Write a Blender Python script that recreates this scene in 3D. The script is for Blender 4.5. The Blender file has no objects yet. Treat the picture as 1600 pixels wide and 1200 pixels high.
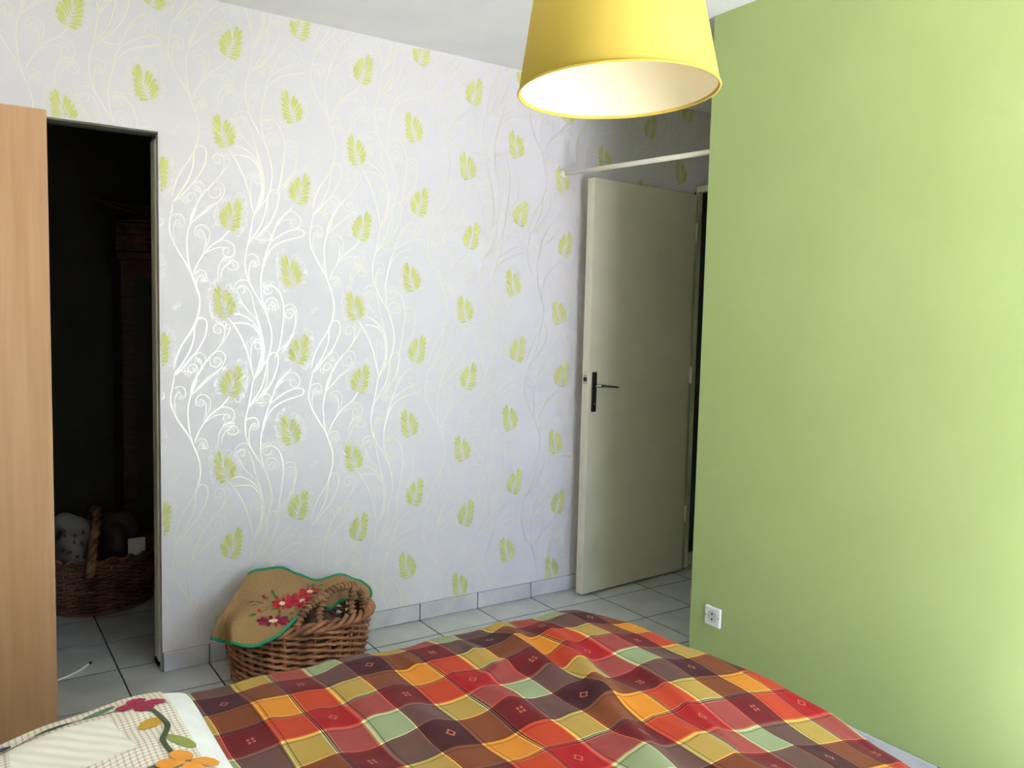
import bpy, bmesh, math, random
from mathutils import Vector, Matrix
random.seed(7)
PI = math.pi
S = 0.305            # everything below is measured in floor tiles; one tile is 30.5 cm
C = bpy.context.scene.collection
sc = bpy.context.scene

# ---------------------------------------------------------------- camera, sky, daylight, exposure
cam_d = bpy.data.cameras.new('camera'); cam = bpy.data.objects.new('camera', cam_d); C.objects.link(cam)
yaw, pitch, roll = (math.radians(a) for a in (34.0794, 4.4473, 1.3737))
fwd = Vector((math.sin(yaw)*math.cos(pitch), math.cos(yaw)*math.cos(pitch), -math.sin(pitch)))
rt = Vector((math.cos(yaw), -math.sin(yaw), 0)); up = rt.cross(fwd)
r2 = rt*math.cos(roll) + up*math.sin(roll); u2 = -rt*math.sin(roll) + up*math.cos(roll)
m = Matrix((r2, u2, -fwd)).transposed().to_4x4()
m.translation = Vector((-2.6315, -10.633, 4.4533))*S
cam.matrix_world = m
cam_d.sensor_fit = 'HORIZONTAL'; cam_d.sensor_width = 36; cam_d.lens = 1297.94/1600*36
cam_d.clip_start = .02
sc.camera = cam

w = bpy.data.worlds.new('sky'); sc.world = w; w.use_nodes = True
w.node_tree.nodes['Background'].inputs[0].default_value = (.72, .87, 1.24, 1)
w.node_tree.nodes['Background'].inputs[1].default_value = 5.3

sun_d = bpy.data.lights.new('sun', 'SUN'); sun_d.energy = 72; sun_d.angle = math.radians(.6); sun_d.color = (.96, .97, 1.10)
sun = bpy.data.objects.new('sun', sun_d); C.objects.link(sun)
sun.rotation_euler = Vector((.30, .42, -.86)).to_track_quat('-Z', 'Y').to_euler()

port_d = bpy.data.lights.new('window_portal', 'AREA'); port_d.shape = 'RECTANGLE'; port_d.size = 3.3*S; port_d.size_y = 7.6*S
port_d.cycles.is_portal = True
port = bpy.data.objects.new('window_portal', port_d); C.objects.link(port); port.location = Vector((3.15, -12.15, 4.1))*S
port.rotation_euler = Vector((0, 1, 0)).to_track_quat('-Z', 'Z').to_euler()

vs = sc.view_settings
vs.view_transform = 'Standard'; vs.look = 'None'; vs.gamma = 1; vs.use_curve_mapping = False
vs.exposure = 0.56
sc.cycles.use_denoising = True
sc.cycles.max_bounces = 10; sc.cycles.diffuse_bounces = 8
sc.cycles.sample_clamp_indirect = 8

# ---------------------------------------------------------------- materials
def lin(c): return tuple((x/255/12.92 if x/255 <= .04045 else ((x/255+.055)/1.055)**2.4) for x in c) + (1,)
class NT:
    """small helper round a node tree"""
    def __init__(s, mat): s.t = mat.node_tree; s.n = s.t.nodes; s.bsdf = s.n['Principled BSDF']
    def add(s, kind, **kw):
        n = s.n.new(kind)
        for k, v in kw.items(): setattr(n, k, v)
        return n
    def link(s, a, b): s.t.links.new(a, b)
    def math(s, op, a, b=None, c=None):
        n = s.add('ShaderNodeMath', operation=op)
        for i, x in enumerate((a, b, c)):
            if x is None: continue
            if isinstance(x, (int, float)): n.inputs[i].default_value = x
            else: s.link(x, n.inputs[i])
        return n.outputs[0]
def mat(name, col, rough=.5, metal=0, spec=.5, **kw):
    mt = bpy.data.materials.new(name); mt.use_nodes = True; b = mt.node_tree.nodes['Principled BSDF']
    b.inputs['Base Color'].default_value = lin(col); b.inputs['Roughness'].default_value = rough
    b.inputs['Metallic'].default_value = metal; b.inputs['Specular IOR Level'].default_value = spec
    for k, v in kw.items(): b.inputs[k].default_value = v
    return mt
def mottle(mt, scale, stretch, c1, c2, bump=0, bscale=None, detail=4, lo=.35, hi=.65):
    """noise between two colours, and fine relief"""
    N = NT(mt); tc = N.add('ShaderNodeTexCoord'); mp = N.add('ShaderNodeMapping'); mp.inputs['Scale'].default_value = stretch
    N.link(tc.outputs['Object'], mp.inputs[0])
    nz = N.add('ShaderNodeTexNoise'); nz.inputs['Scale'].default_value = scale; nz.inputs['Detail'].default_value = detail
    N.link(mp.outputs[0], nz.inputs['Vector'])
    rp = N.add('ShaderNodeValToRGB'); e = rp.color_ramp.elements
    e[0].position = lo; e[1].position = hi; e[0].color = lin(c1); e[1].color = lin(c2)
    N.link(nz.outputs['Fac'], rp.inputs[0]); N.link(rp.outputs[0], N.bsdf.inputs['Base Color'])
    if bump:
        n2 = N.add('ShaderNodeTexNoise'); n2.inputs['Scale'].default_value = bscale or scale; n2.inputs['Detail'].default_value = 3
        N.link(mp.outputs[0], n2.inputs['Vector'])
        bp = N.add('ShaderNodeBump'); bp.inputs['Strength'].default_value = bump; bp.inputs['Distance'].default_value = .002
        N.link(n2.outputs['Fac'], bp.inputs['Height']); N.link(bp.outputs[0], N.bsdf.inputs['Normal'])
    return mt
M = {}
M['paper'] = mottle(mat('wallpaper_ground', (217,214,219), .6, 0, .22), 9, (1,1,1), (216,213,218), (218,215,220), .06, 220)
M['vine'] = mat('wallpaper_pearl_ink', (226,220,212), .45, .36, .9)
M['leafprint'] = mat('wallpaper_leaf_ink', (198,201,118), .55, 0, .4)
M['green'] = mottle(mat('green_wall_paint', (160,178,114), .62, 0, .35), 3, (1,1,1), (158,176,112), (162,180,116), .12, 90)
M['ceil'] = mottle(mat('ceiling_paint', (232,232,234), .8), 4, (1,1,1), (229,229,231), (235,235,236), .1, 120)
M['white'] = mat('white_paint', (228,226,220), .5)
M['roomwall'] = mat('room_wall_paint', (226,224,220), .6)
M['tile'] = mottle(mat('grey_floor_tile', (176,179,176), .28, 0, .5), 5, (1,1,1), (182,185,183), (202,204,200), .05, 60, 6)
M['skirt'] = mottle(mat('grey_skirting_tile', (200,200,204), .3, 0, .5), 7, (1,1,1), (186,187,192), (208,208,210), .04, 60, 6)
M['grout'] = mat('dark_grout', (58,58,56), .9)
M['grout2'] = mat('grey_grout', (120,120,120), .9)
M['beech'] = mottle(mat('beech_veneer', (170,130,94), .42, 0, .4), 3, (14,14,.7), (164,123,85), (177,138,102), .05, 6, 6, .3, .7)
M['beechedge'] = mat('beech_edge_band', (226,182,128), .45)
M['door'] = mottle(mat('ivory_door_paint', (214,209,188), .4, 0, .45), 6, (1,1,1), (211,206,184), (217,212,192), .04, 80)
M['jamb'] = mat('olive_grey_gloss', (216,218,202), .4)
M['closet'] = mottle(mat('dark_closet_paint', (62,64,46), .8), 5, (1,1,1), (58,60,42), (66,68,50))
M['hall'] = mat('dark_hall_tone', (70,70,80), .8)  # even dark blue-grey on the hall walls and doorway lining
M['metal'] = mat('dark_bronzed_metal', (70,70,68), .28, .9)
M['chrome'] = mat('brushed_steel', (190,190,186), .25, 1)
M['blackhole'] = mat('black_recess', (12,12,12), .8)
M['plastic'] = mat('white_plastic', (238,236,232), .35)
M['rod'] = mat('white_lacquer', (236,230,214), .4)
M['wicker'] = mottle(mat('honey_willow', (158,106,70), .42, 0, .4), 14, (1,1,1), (118,72,48), (178,122,84), .1, 90)
M['wickerdark'] = mottle(mat('brown_willow', (120,80,54), .6), 16, (1,1,1), (94,60,40), (140,98,68))
M['rope'] = mottle(mat('seagrass_binding', (150,108,70), .65), 25, (1,1,1), (116,80,50), (172,128,86), .2, 150)
M['linen'] = mottle(mat('tan_linen', (160,128,90), .9, 0, .2), 260, (1,1,1), (148,116,78), (168,136,96), .25, 500)
M['hem'] = mat('green_binding', (18,138,96), .8)
EC = {'red': (190,28,44), 'crimson': (150,22,44), 'plum': (104,24,58), 'cream': (226,208,164), 'green': (84,112,44), 'teal': (70,104,84), 'brown': (92,54,34)}
for k, c in EC.items(): M['emb_'+k] = mat('embroidery_'+k, c, .85)
M['sheet'] = mottle(mat('white_cotton', (244,243,242), .85), 30, (1,1,1), (241,240,238), (247,246,245), .1, 300)
M['bedframe'] = mat('dark_bed_base', (92,70,54), .6)
M['shade'] = None
M['wood_dark'] = mottle(mat('dark_cabinet_wood', (84,56,38), .55), 6, (1,1,8), (70,46,30), (96,64,44))
M['fab1'] = mat('printed_fabric', (140,134,128), .9)
M['fab2'] = mat('dark_fabric', (80,74,72), .9)

# woven check of the bedspread: warp and weft bands of four dyed colours, crossed as a geometric mean, with fine stripes
def check_material():
    mt = mat('woven_check_cotton', (150,60,50), .85, 0, .12); N = NT(mt)
    uv = N.add('ShaderNodeUVMap'); uv.uv_map = 'UVMap'; sp = N.add('ShaderNodeSeparateXYZ'); N.link(uv.outputs[0], sp.inputs[0])
    P, O, R, G = (66,28,34), (206,130,42), (156,26,31), (142,153,116)
    cream, dark, gold = (248,236,170), (34,8,14), (236,184,80)
    def band(sock, flip):
        st = []
        for k, c in enumerate((P, O, R, G)):
            a = k/4.; q = .25
            if k == 0: st += [(a, c), (a+.93*q, dark), (a+.955*q, (166,74,34)), (a+.975*q, dark)]
            if k == 1: st += [(a, gold), (a+.035*q, (222,188,98)), (a+.06*q, c), (a+.10*q, dark), (a+.115*q, c), (a+.91*q, cream), (a+.94*q, dark), (a+.97*q, cream)]
            if k == 2: st += [(a, dark), (a+.02*q, c), (a+.05*q, (198,100,68)), (a+.065*q, c), (a+.95*q, (196,76,52))]
            if k == 3: st += [(a, cream), (a+.06*q, (160,188,126)), (a+.09*q, c), (a+.10*q, dark), (a+.115*q, c), (a+.915*q, cream), (a+.945*q, dark), (a+.975*q, (150,40,40))]
        f = N.math('FRACT', N.math('MULTIPLY', sock, .25))
        rp = N.add('ShaderNodeValToRGB'); cr = rp.color_ramp; cr.interpolation = 'CONSTANT'
        while len(cr.elements) > 1: cr.elements.remove(cr.elements[0])
        cr.elements[0].position = 0; cr.elements[0].color = lin(st[0][1])
        for p, c in st[1:]:
            e = cr.elements.new(p); e.color = lin(c)
        N.link(f, rp.inputs[0]); return rp.outputs[0]
    def mix(kind, a, b, fac=1.0):
        n = N.add('ShaderNodeMix', data_type='RGBA', blend_type=kind)
        if isinstance(fac, float): n.inputs['Factor'].default_value = fac
        else: N.link(fac, n.inputs['Factor'])
        ins = [i for i in n.inputs if i.type == 'RGBA']; outs = [o for o in n.outputs if o.type == 'RGBA']
        for x, i in ((a, ins[0]), (b, ins[1])):
            if isinstance(x, tuple): i.default_value = x
            else: N.link(x, i)
        return outs[0]
    prod = mix('MULTIPLY', band(sp.outputs[0], 0), band(sp.outputs[1], 1))
    gm = N.add('ShaderNodeGamma'); N.link(prod, gm.inputs[0]); gm.inputs[1].default_value = .5
    # little woven figures: a diamond where like meets like, four dots where plum meets red
    iu, iv = (N.math('MODULO', N.math('FLOOR', s), 4.0) for s in (sp.outputs[0], sp.outputs[1]))
    fu, fv = (N.math('ABSOLUTE', N.math('SUBTRACT', N.math('FRACT', s), .5)) for s in (sp.outputs[0], sp.outputs[1]))
    eu, ev = (N.math('COMPARE', N.math('MODULO', i, 2.0), 0.0, .1) for i in (iu, iv))
    both = N.math('MULTIPLY', eu, ev); same = N.math('COMPARE', iu, iv, .1)
    ring = N.math('COMPARE', N.math('ADD', fu, fv), .105, .028)
    dots = N.math('MULTIPLY', N.math('COMPARE', fu, .055, .035), N.math('COMPARE', fv, .06, .04))
    mk = N.math('MULTIPLY', both, N.math('ADD', N.math('MULTIPLY', same, ring), N.math('MULTIPLY', N.math('SUBTRACT', 1.0, same), dots)))
    fig = mix('MIX', gm.outputs[0], lin((186,108,84)), N.math('MULTIPLY', mk, .75))
    nz = N.add('ShaderNodeTexNoise'); nz.inputs['Scale'].default_value = 9; nz.inputs['Detail'].default_value = 5
    tc = N.add('ShaderNodeTexCoord'); N.link(tc.outputs['Object'], nz.inputs['Vector'])
    wash = mix('MIX', fig, lin((180,148,118)), N.math('MULTIPLY', N.math('SUBTRACT', nz.outputs['Fac'], .45), .10))
    N.link(wash, N.bsdf.inputs['Base Color'])
    N.bsdf.inputs['Sheen Weight'].default_value = .04
    n2 = N.add('ShaderNodeTexNoise'); n2.inputs['Scale'].default_value = 22; n2.inputs['Detail'].default_value = 4
    N.link(tc.outputs['Object'], n2.inputs['Vector'])
    bp = N.add('ShaderNodeBump'); bp.inputs['Strength'].default_value = .35; bp.inputs['Distance'].default_value = .006
    N.link(n2.outputs['Fac'], bp.inputs['Height']); N.link(bp.outputs[0], N.bsdf.inputs['Normal'])
    return mt
M['check'] = check_material()

def gingham():
    mt = mat('beige_gingham', (226,214,190), .9, 0, .2); N = NT(mt)
    uv = N.add('ShaderNodeUVMap'); uv.uv_map = 'UVMap'; sp = N.add('ShaderNodeSeparateXYZ'); N.link(uv.outputs[0], sp.inputs[0])
    a, b = (N.math('LESS_THAN', N.math('FRACT', s), .36) for s in (sp.outputs[0], sp.outputs[1]))
    f = N.math('MULTIPLY', N.math('ADD', a, b), .5)
    rp = N.add('ShaderNodeValToRGB'); e = rp.color_ramp.elements; e[0].color = lin((238,231,220)); e[1].color = lin((186,166,146))
    N.link(f, rp.inputs[0]); N.link(rp.outputs[0], N.bsdf.inputs['Base Color'])
    return mt
M['gingham'] = gingham()

def quilted():
    mt = mat('quilted_cream_satin', (240,236,222), .6, 0, .4); N = NT(mt)
    tc = N.add('ShaderNodeTexCoord'); wv = N.add('ShaderNodeTexWave', wave_type='BANDS', bands_direction='DIAGONAL')
    wv.inputs['Scale'].default_value = 16; wv.inputs['Distortion'].default_value = 1.6; N.link(tc.outputs['Object'], wv.inputs['Vector'])
    bp = N.add('ShaderNodeBump'); bp.inputs['Strength'].default_value = .35; bp.inputs['Distance'].default_value = .006
    N.link(wv.outputs['Fac'], bp.inputs['Height']); N.link(bp.outputs[0], N.bsdf.inputs['Normal'])
    return mt
M['quilted'] = quilted()

def shade_material(name, col, trans):
    mt = bpy.data.materials.new(name); mt.use_nodes = True; N = NT(mt); b = N.bsdf
    b.inputs['Base Color'].default_value = lin(col); b.inputs['Roughness'].default_value = .75
    tr = N.add('ShaderNodeBsdfTranslucent'); tr.inputs[0].default_value = lin(col)
    mx = N.add('ShaderNodeMixShader'); mx.inputs[0].default_value = trans
    N.link(b.outputs[0], mx.inputs[1]); N.link(tr.outputs[0], mx.inputs[2])
    N.link(mx.outputs[0], N.n['Material Output'].inputs[0])
    return mt
M['shade'] = shade_material('yellow_shade_cotton', (212,184,78), .12)
M['shadein'] = shade_material('ivory_shade_lining', (250,240,214), .12)

# ---------------------------------------------------------------- mesh helpers
class MB:
    def __init__(s): s.v = []; s.f = []; s.uv = {}
    def box(s, x0, x1, y0, y1, z0, z1):
        b = len(s.v)
        s.v += [(x, y, z) for z in (z0, z1) for y in (y0, y1) for x in (x0, x1)]
        s.f += [tuple(b+i for i in q) for q in ((0,2,3,1),(4,5,7,6),(0,1,5,4),(2,6,7,3),(0,4,6,2),(1,3,7,5))]
        return s
    def tube(s, pts, r, n=8, closed=False, cap=True):
        P = [Vector(p) for p in pts]; k = len(P); b = len(s.v); nrm = None
        rr = r if callable(r) else (lambda t: r)
        for i in range(k):
            t = (P[(i+1) % k]-P[i-1]) if closed else (P[min(i+1, k-1)]-P[max(i-1, 0)])
            t.normalize()
            if nrm is None: nrm = t.orthogonal().normalized() if abs(t.z) > .9 else Vector((0,0,1)).cross(t).normalized()
            nrm = (nrm - t*nrm.dot(t)).normalized(); bn = t.cross(nrm)
            q = rr(i/max(1, k-1))
            for j in range(n):
                a = 2*PI*j/n; s.v.append(tuple(P[i]+(nrm*math.cos(a)+bn*math.sin(a))*q))
        for i in range(k if closed else k-1):
            for j in range(n):
                a, c = b+i*n+j, b+i*n+(j+1) % n; i2 = (i+1) % k
                s.f.append((a, c, b+i2*n+(j+1) % n, b+i2*n+j))
        if cap and not closed:
            s.f.append(tuple(b+j for j in range(n))[::-1]); s.f.append(tuple(b+(k-1)*n+j for j in range(n)))
        return s
    def lathe(s, prof, n=24, c=(0,0,0), axis='z', closed=False):
        b = len(s.v); k = len(prof)
        for j in range(n):
            a = 2*PI*j/n
            for r, h in prof:
                p = (r*math.cos(a), r*math.sin(a), h)
                if axis == 'x': p = (p[2], p[0], p[1])
                if axis == 'y': p = (p[0], p[2], p[1])
                s.v.append((c[0]+p[0], c[1]+p[1], c[2]+p[2]))
        for j in range(n):
            for i in range(k if closed else k-1):
                i2 = (i+1) % k
                s.f.append((b+j*k+i, b+((j+1) % n)*k+i, b+((j+1) % n)*k+i2, b+j*k+i2))
        return s
    def grid(s, nu, nv, fn, uvf=None):
        b = len(s.v)
        for j in range(nv+1):
            for i in range(nu+1):
                s.v.append(tuple(fn(i/nu, j/nv)))
                if uvf: s.uv[len(s.v)-1] = uvf(i/nu, j/nv)
        for j in range(nv):
            for i in range(nu):
                a = b+j*(nu+1)+i; s.f.append((a, a+1, a+nu+2, a+nu+1))
        return s
    def poly(s, pts):
        b = len(s.v); s.v += [tuple(p) for p in pts]; s.f.append(tuple(range(b, b+len(pts)))); return s
def origin(o):
    p = Vector(o.location)
    while o.parent: o = o.parent; p = p+Vector(o.location)
    return p
def obj(name, mb, material, parent=None, smooth=False, bevel=0, solid=0, sub=0, kind=None, label=None, cat=None, group=None, at=None):
    """one mesh object; vertices are in tiles and world axes; at = where its origin lies (tiles)"""
    me = bpy.data.meshes.new(name)
    o = bpy.data.objects.new(name, me); C.objects.link(o)
    org = Vector(at)*S if at is not None else Vector((0,0,0))
    if parent is not None:
        o.parent = parent; po = origin(parent)
        if at is None: org = po
        o.location = org-po
    else: o.location = org
    me.from_pydata([Vector(v)*S-org for v in mb.v], [], mb.f)
    if mb.uv:
        L = me.uv_layers.new(name='UVMap')
        for lp in me.loops: L.data[lp.index].uv = mb.uv.get(lp.vertex_index, (0,0))
    if isinstance(material, list):
        for q in material: me.materials.append(q)
    else: me.materials.append(material)
    if smooth:
        for p in me.polygons: p.use_smooth = True
    if sub:
        d = o.modifiers.new('subdivision', 'SUBSURF'); d.levels = d.render_levels = sub
    if solid:
        d = o.modifiers.new('thickness', 'SOLIDIFY'); d.thickness = solid*S; d.offset = -1
    if bevel:
        d = o.modifiers.new('bevel', 'BEVEL'); d.width = bevel*S; d.segments = 2; d.limit_method = 'ANGLE'
    tag(o, label, cat, group, kind)
    return o
def tag(o, label=None, cat=None, group=None, kind=None):
    if label: o['label'] = label
    if cat: o['category'] = cat
    if group: o['group'] = group
    if kind: o['kind'] = kind
    return o
def thing(name, loc, label=None, cat=None, group=None, kind=None):
    o = bpy.data.objects.new(name, None); C.objects.link(o); o.location = Vector(loc)*S; o.empty_display_size = .05
    return tag(o, label, cat, group, kind)
def cr(p0, p1, p2, p3, t):
    return [.5*(2*b+(-a+c)*t+(2*a-5*b+4*c-d)*t*t+(-a+3*b-3*c+d)*t**3) for a, b, c, d in zip(p0, p1, p2, p3)]
def along(A, s):
    n = len(A); i = max(0, min(int(s), n-2)); t = s-i
    p0 = A[i-1] if i else [2*a-b for a, b in zip(A[0], A[1])]
    p3 = A[i+2] if i+2 < n else [2*a-b for a, b in zip(A[n-1], A[n-2])]
    return cr(p0, A[i], A[i+1], p3, t)
def spline(A, per=6): return [along(A, i/per) for i in range((len(A)-1)*per+1)]

# ---------------------------------------------------------------- the room
ZC, GX, EX = 8.2, 5.185, 8.72          # ceiling height, green wall plane, end wall plane
OX0, OX1, OZ = -2.9, -.555, 6.555      # closet opening in the papered wall
LX, FY = -4.2, -11.8

floor = obj('floor', MB().box(LX-.4, 13, FY-.4, 6.5, -.5, -.005), M['grout'], kind='structure')
tmesh = []
for v in range(4):
    mb = MB(); h = .4905; e = .006; z = -.0005*v
    mb.v = [(-h,-h,-.0051),(h,-h,-.0051),(h,h,-.0051),(-h,h,-.0051),(-h,-h,z-.0028),(h,-h,z-.0028),(h,h,z-.0028),(-h,h,z-.0028),(-h+e,-h+e,z),(h-e,-h+e,z),(h-e,h-e,z),(-h+e,h-e,z)]
    mb.f = [(0,1,5,4),(1,2,6,5),(2,3,7,6),(3,0,4,7),(4,5,9,8),(5,6,10,9),(6,7,11,10),(7,4,8,11),(8,9,10,11)]
    me = bpy.data.meshes.new('tile'); me.from_pydata([Vector(p)*S for p in mb.v], [], mb.f); me.materials.append(M['tile']); tmesh.append(me)
for i in range(-4, 11):
    for j in range(-13, 6):
        if (i >= 6 and j < -4) or (i >= 5 and j > 1): continue
        o = bpy.data.objects.new('tile', random.choice(tmesh)); C.objects.link(o); o.parent = floor
        o.location = Vector((i+.5, j+.358+.5, 0))*S

wb = MB()
wb.box(LX, OX0, 0, .14, 0, ZC).box(OX0, OX1, 0, .14, OZ, ZC).box(OX1, 8.46, 0, .14, 0, ZC).box(8.46, EX+.02, 0, .14, 6.86, ZC)
wall_back = obj('wall_back', wb, M['paper'], kind='structure')
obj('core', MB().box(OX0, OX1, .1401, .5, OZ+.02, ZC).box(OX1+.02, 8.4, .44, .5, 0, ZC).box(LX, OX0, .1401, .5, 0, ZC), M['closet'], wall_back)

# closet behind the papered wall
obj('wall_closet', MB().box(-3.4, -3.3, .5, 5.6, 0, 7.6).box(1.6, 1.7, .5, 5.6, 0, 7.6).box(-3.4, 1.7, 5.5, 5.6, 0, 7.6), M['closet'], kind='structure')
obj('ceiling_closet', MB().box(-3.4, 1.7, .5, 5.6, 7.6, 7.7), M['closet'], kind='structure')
# sliding door parked inside the wall beside the opening, only its edge shows
d2 = thing('door_2', (-.55, .28, 0), kind='structure')
obj('leaf', MB().box(-.572, 1.3, .13, .38, .07, 6.5), M['jamb'], d2, bevel=.02)
obj('rubber_seal', MB().box(-.58, -.5, .18, .40, .0, .07), M['blackhole'], d2, bevel=.015)
obj('trim_2', MB().box(OX0, OX1, .02, .19, OZ-.02, OZ), mat('dark_olive_gloss', (92,94,78), .5), kind='structure')

ceiling = obj('ceiling', MB().box(LX-.4, 13, FY-.4, .14, ZC, ZC+.3), M['ceil'], kind='structure')
wall_right = obj('wall_right', MB().box(GX, EX, FY, -3.305, 0, ZC), M['green'], kind='structure')
obj('wall_left', MB().box(LX-.3, LX, FY, 6, 0, ZC), M['roomwall'], kind='structure')
WX0, WX1, WZ0, WZ1 = 1.5, 4.8, .3, 7.9
obj('wall_front', MB().box(LX, WX0, FY-.3, FY, 0, ZC).box(WX1, EX, FY-.3, FY, 0, ZC).box(WX0, WX1, FY-.3, FY, 0, WZ0).box(WX0, WX1, FY-.3, FY, WZ1, ZC), M['roomwall'], kind='structure')
win = obj('window_1', MB().box(WX0, WX0+.15, FY-.25, FY-.1, WZ0, WZ1).box(WX1-.15, WX1, FY-.25, FY-.1, WZ0, WZ1).box(WX0+.15, WX1-.15, FY-.25, FY-.1, WZ0, WZ0+.15).box(WX0+.15, WX1-.15, FY-.25, FY-.1, WZ1-.15, WZ1), M['white'], kind='structure')

obj('ground', MB().box(-30, 30, -60, FY-.4, -.8, -.55), mat('terrace_paving', (188,182,170), .8), kind='structure')
# alcove end wall with the hall doorway
DY0, DY1, DZ = -.24, -2.75, 6.78
obj('wall_end', MB().box(EX, EX+.2, DY0, .14, 6.86, ZC).box(EX, EX+.2, DY1, DY0, 6.86, ZC).box(EX, EX+.2, -3.305, DY1, 0, ZC), M['paper'], kind='structure')
FX = 8.36                              # the steel door frame stands proud of the end wall
obj('trim_1', MB().box(FX, FX+.10, -.125, -.055, 0, DZ).box(FX, FX+.10, DY1-.12, DY1, 0, DZ).box(FX, FX+.10, DY1-.12, -.055, DZ-.02, DZ+.09), M['door'], kind='structure', bevel=.012)
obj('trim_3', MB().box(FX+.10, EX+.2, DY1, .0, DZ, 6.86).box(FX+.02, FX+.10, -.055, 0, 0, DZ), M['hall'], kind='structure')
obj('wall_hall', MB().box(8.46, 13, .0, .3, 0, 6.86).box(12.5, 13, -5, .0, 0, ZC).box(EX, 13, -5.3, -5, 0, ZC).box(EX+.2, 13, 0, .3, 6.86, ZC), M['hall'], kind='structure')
bh = obj('baseboard_hall', MB().box(8.47, 12.5, -.03, 0, 0, .24), M['skirt'], kind='structure')

# tiled skirting under the wallpaper: grout bed and single tiles
def skirting(name, along_x, a0, a1, face, joints):
    sgn = -1
    bed = MB().box(a0, a1, face-.012, face, 0, .243) if along_x else MB().box(face-.012, face, a0, a1, 0, .243)
    root = obj(name, bed, M['grout2'], kind='structure')
    cuts = [a0]+[j for j in joints if a0+.05 < j < a1-.05]+[a1]
    for p, q in zip(cuts, cuts[1:]):
        g = .009; z1 = .245-random.random()*.003; th = .034+random.random()*.004
        b = MB().box(p+g, q-g, face-th, face-.006, .006, z1) if along_x else MB().box(face-th, face-.006, p+g, q-g, .006, z1)
        obj('tile', b, M['skirt'], root, bevel=.006)
    return root
skirting('baseboard_back', True, OX1, 8.35, 0, range(0, 9))
skirting('baseboard_right', False, FY, -3.305, GX, [-11.6+k for k in range(9)])

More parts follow.
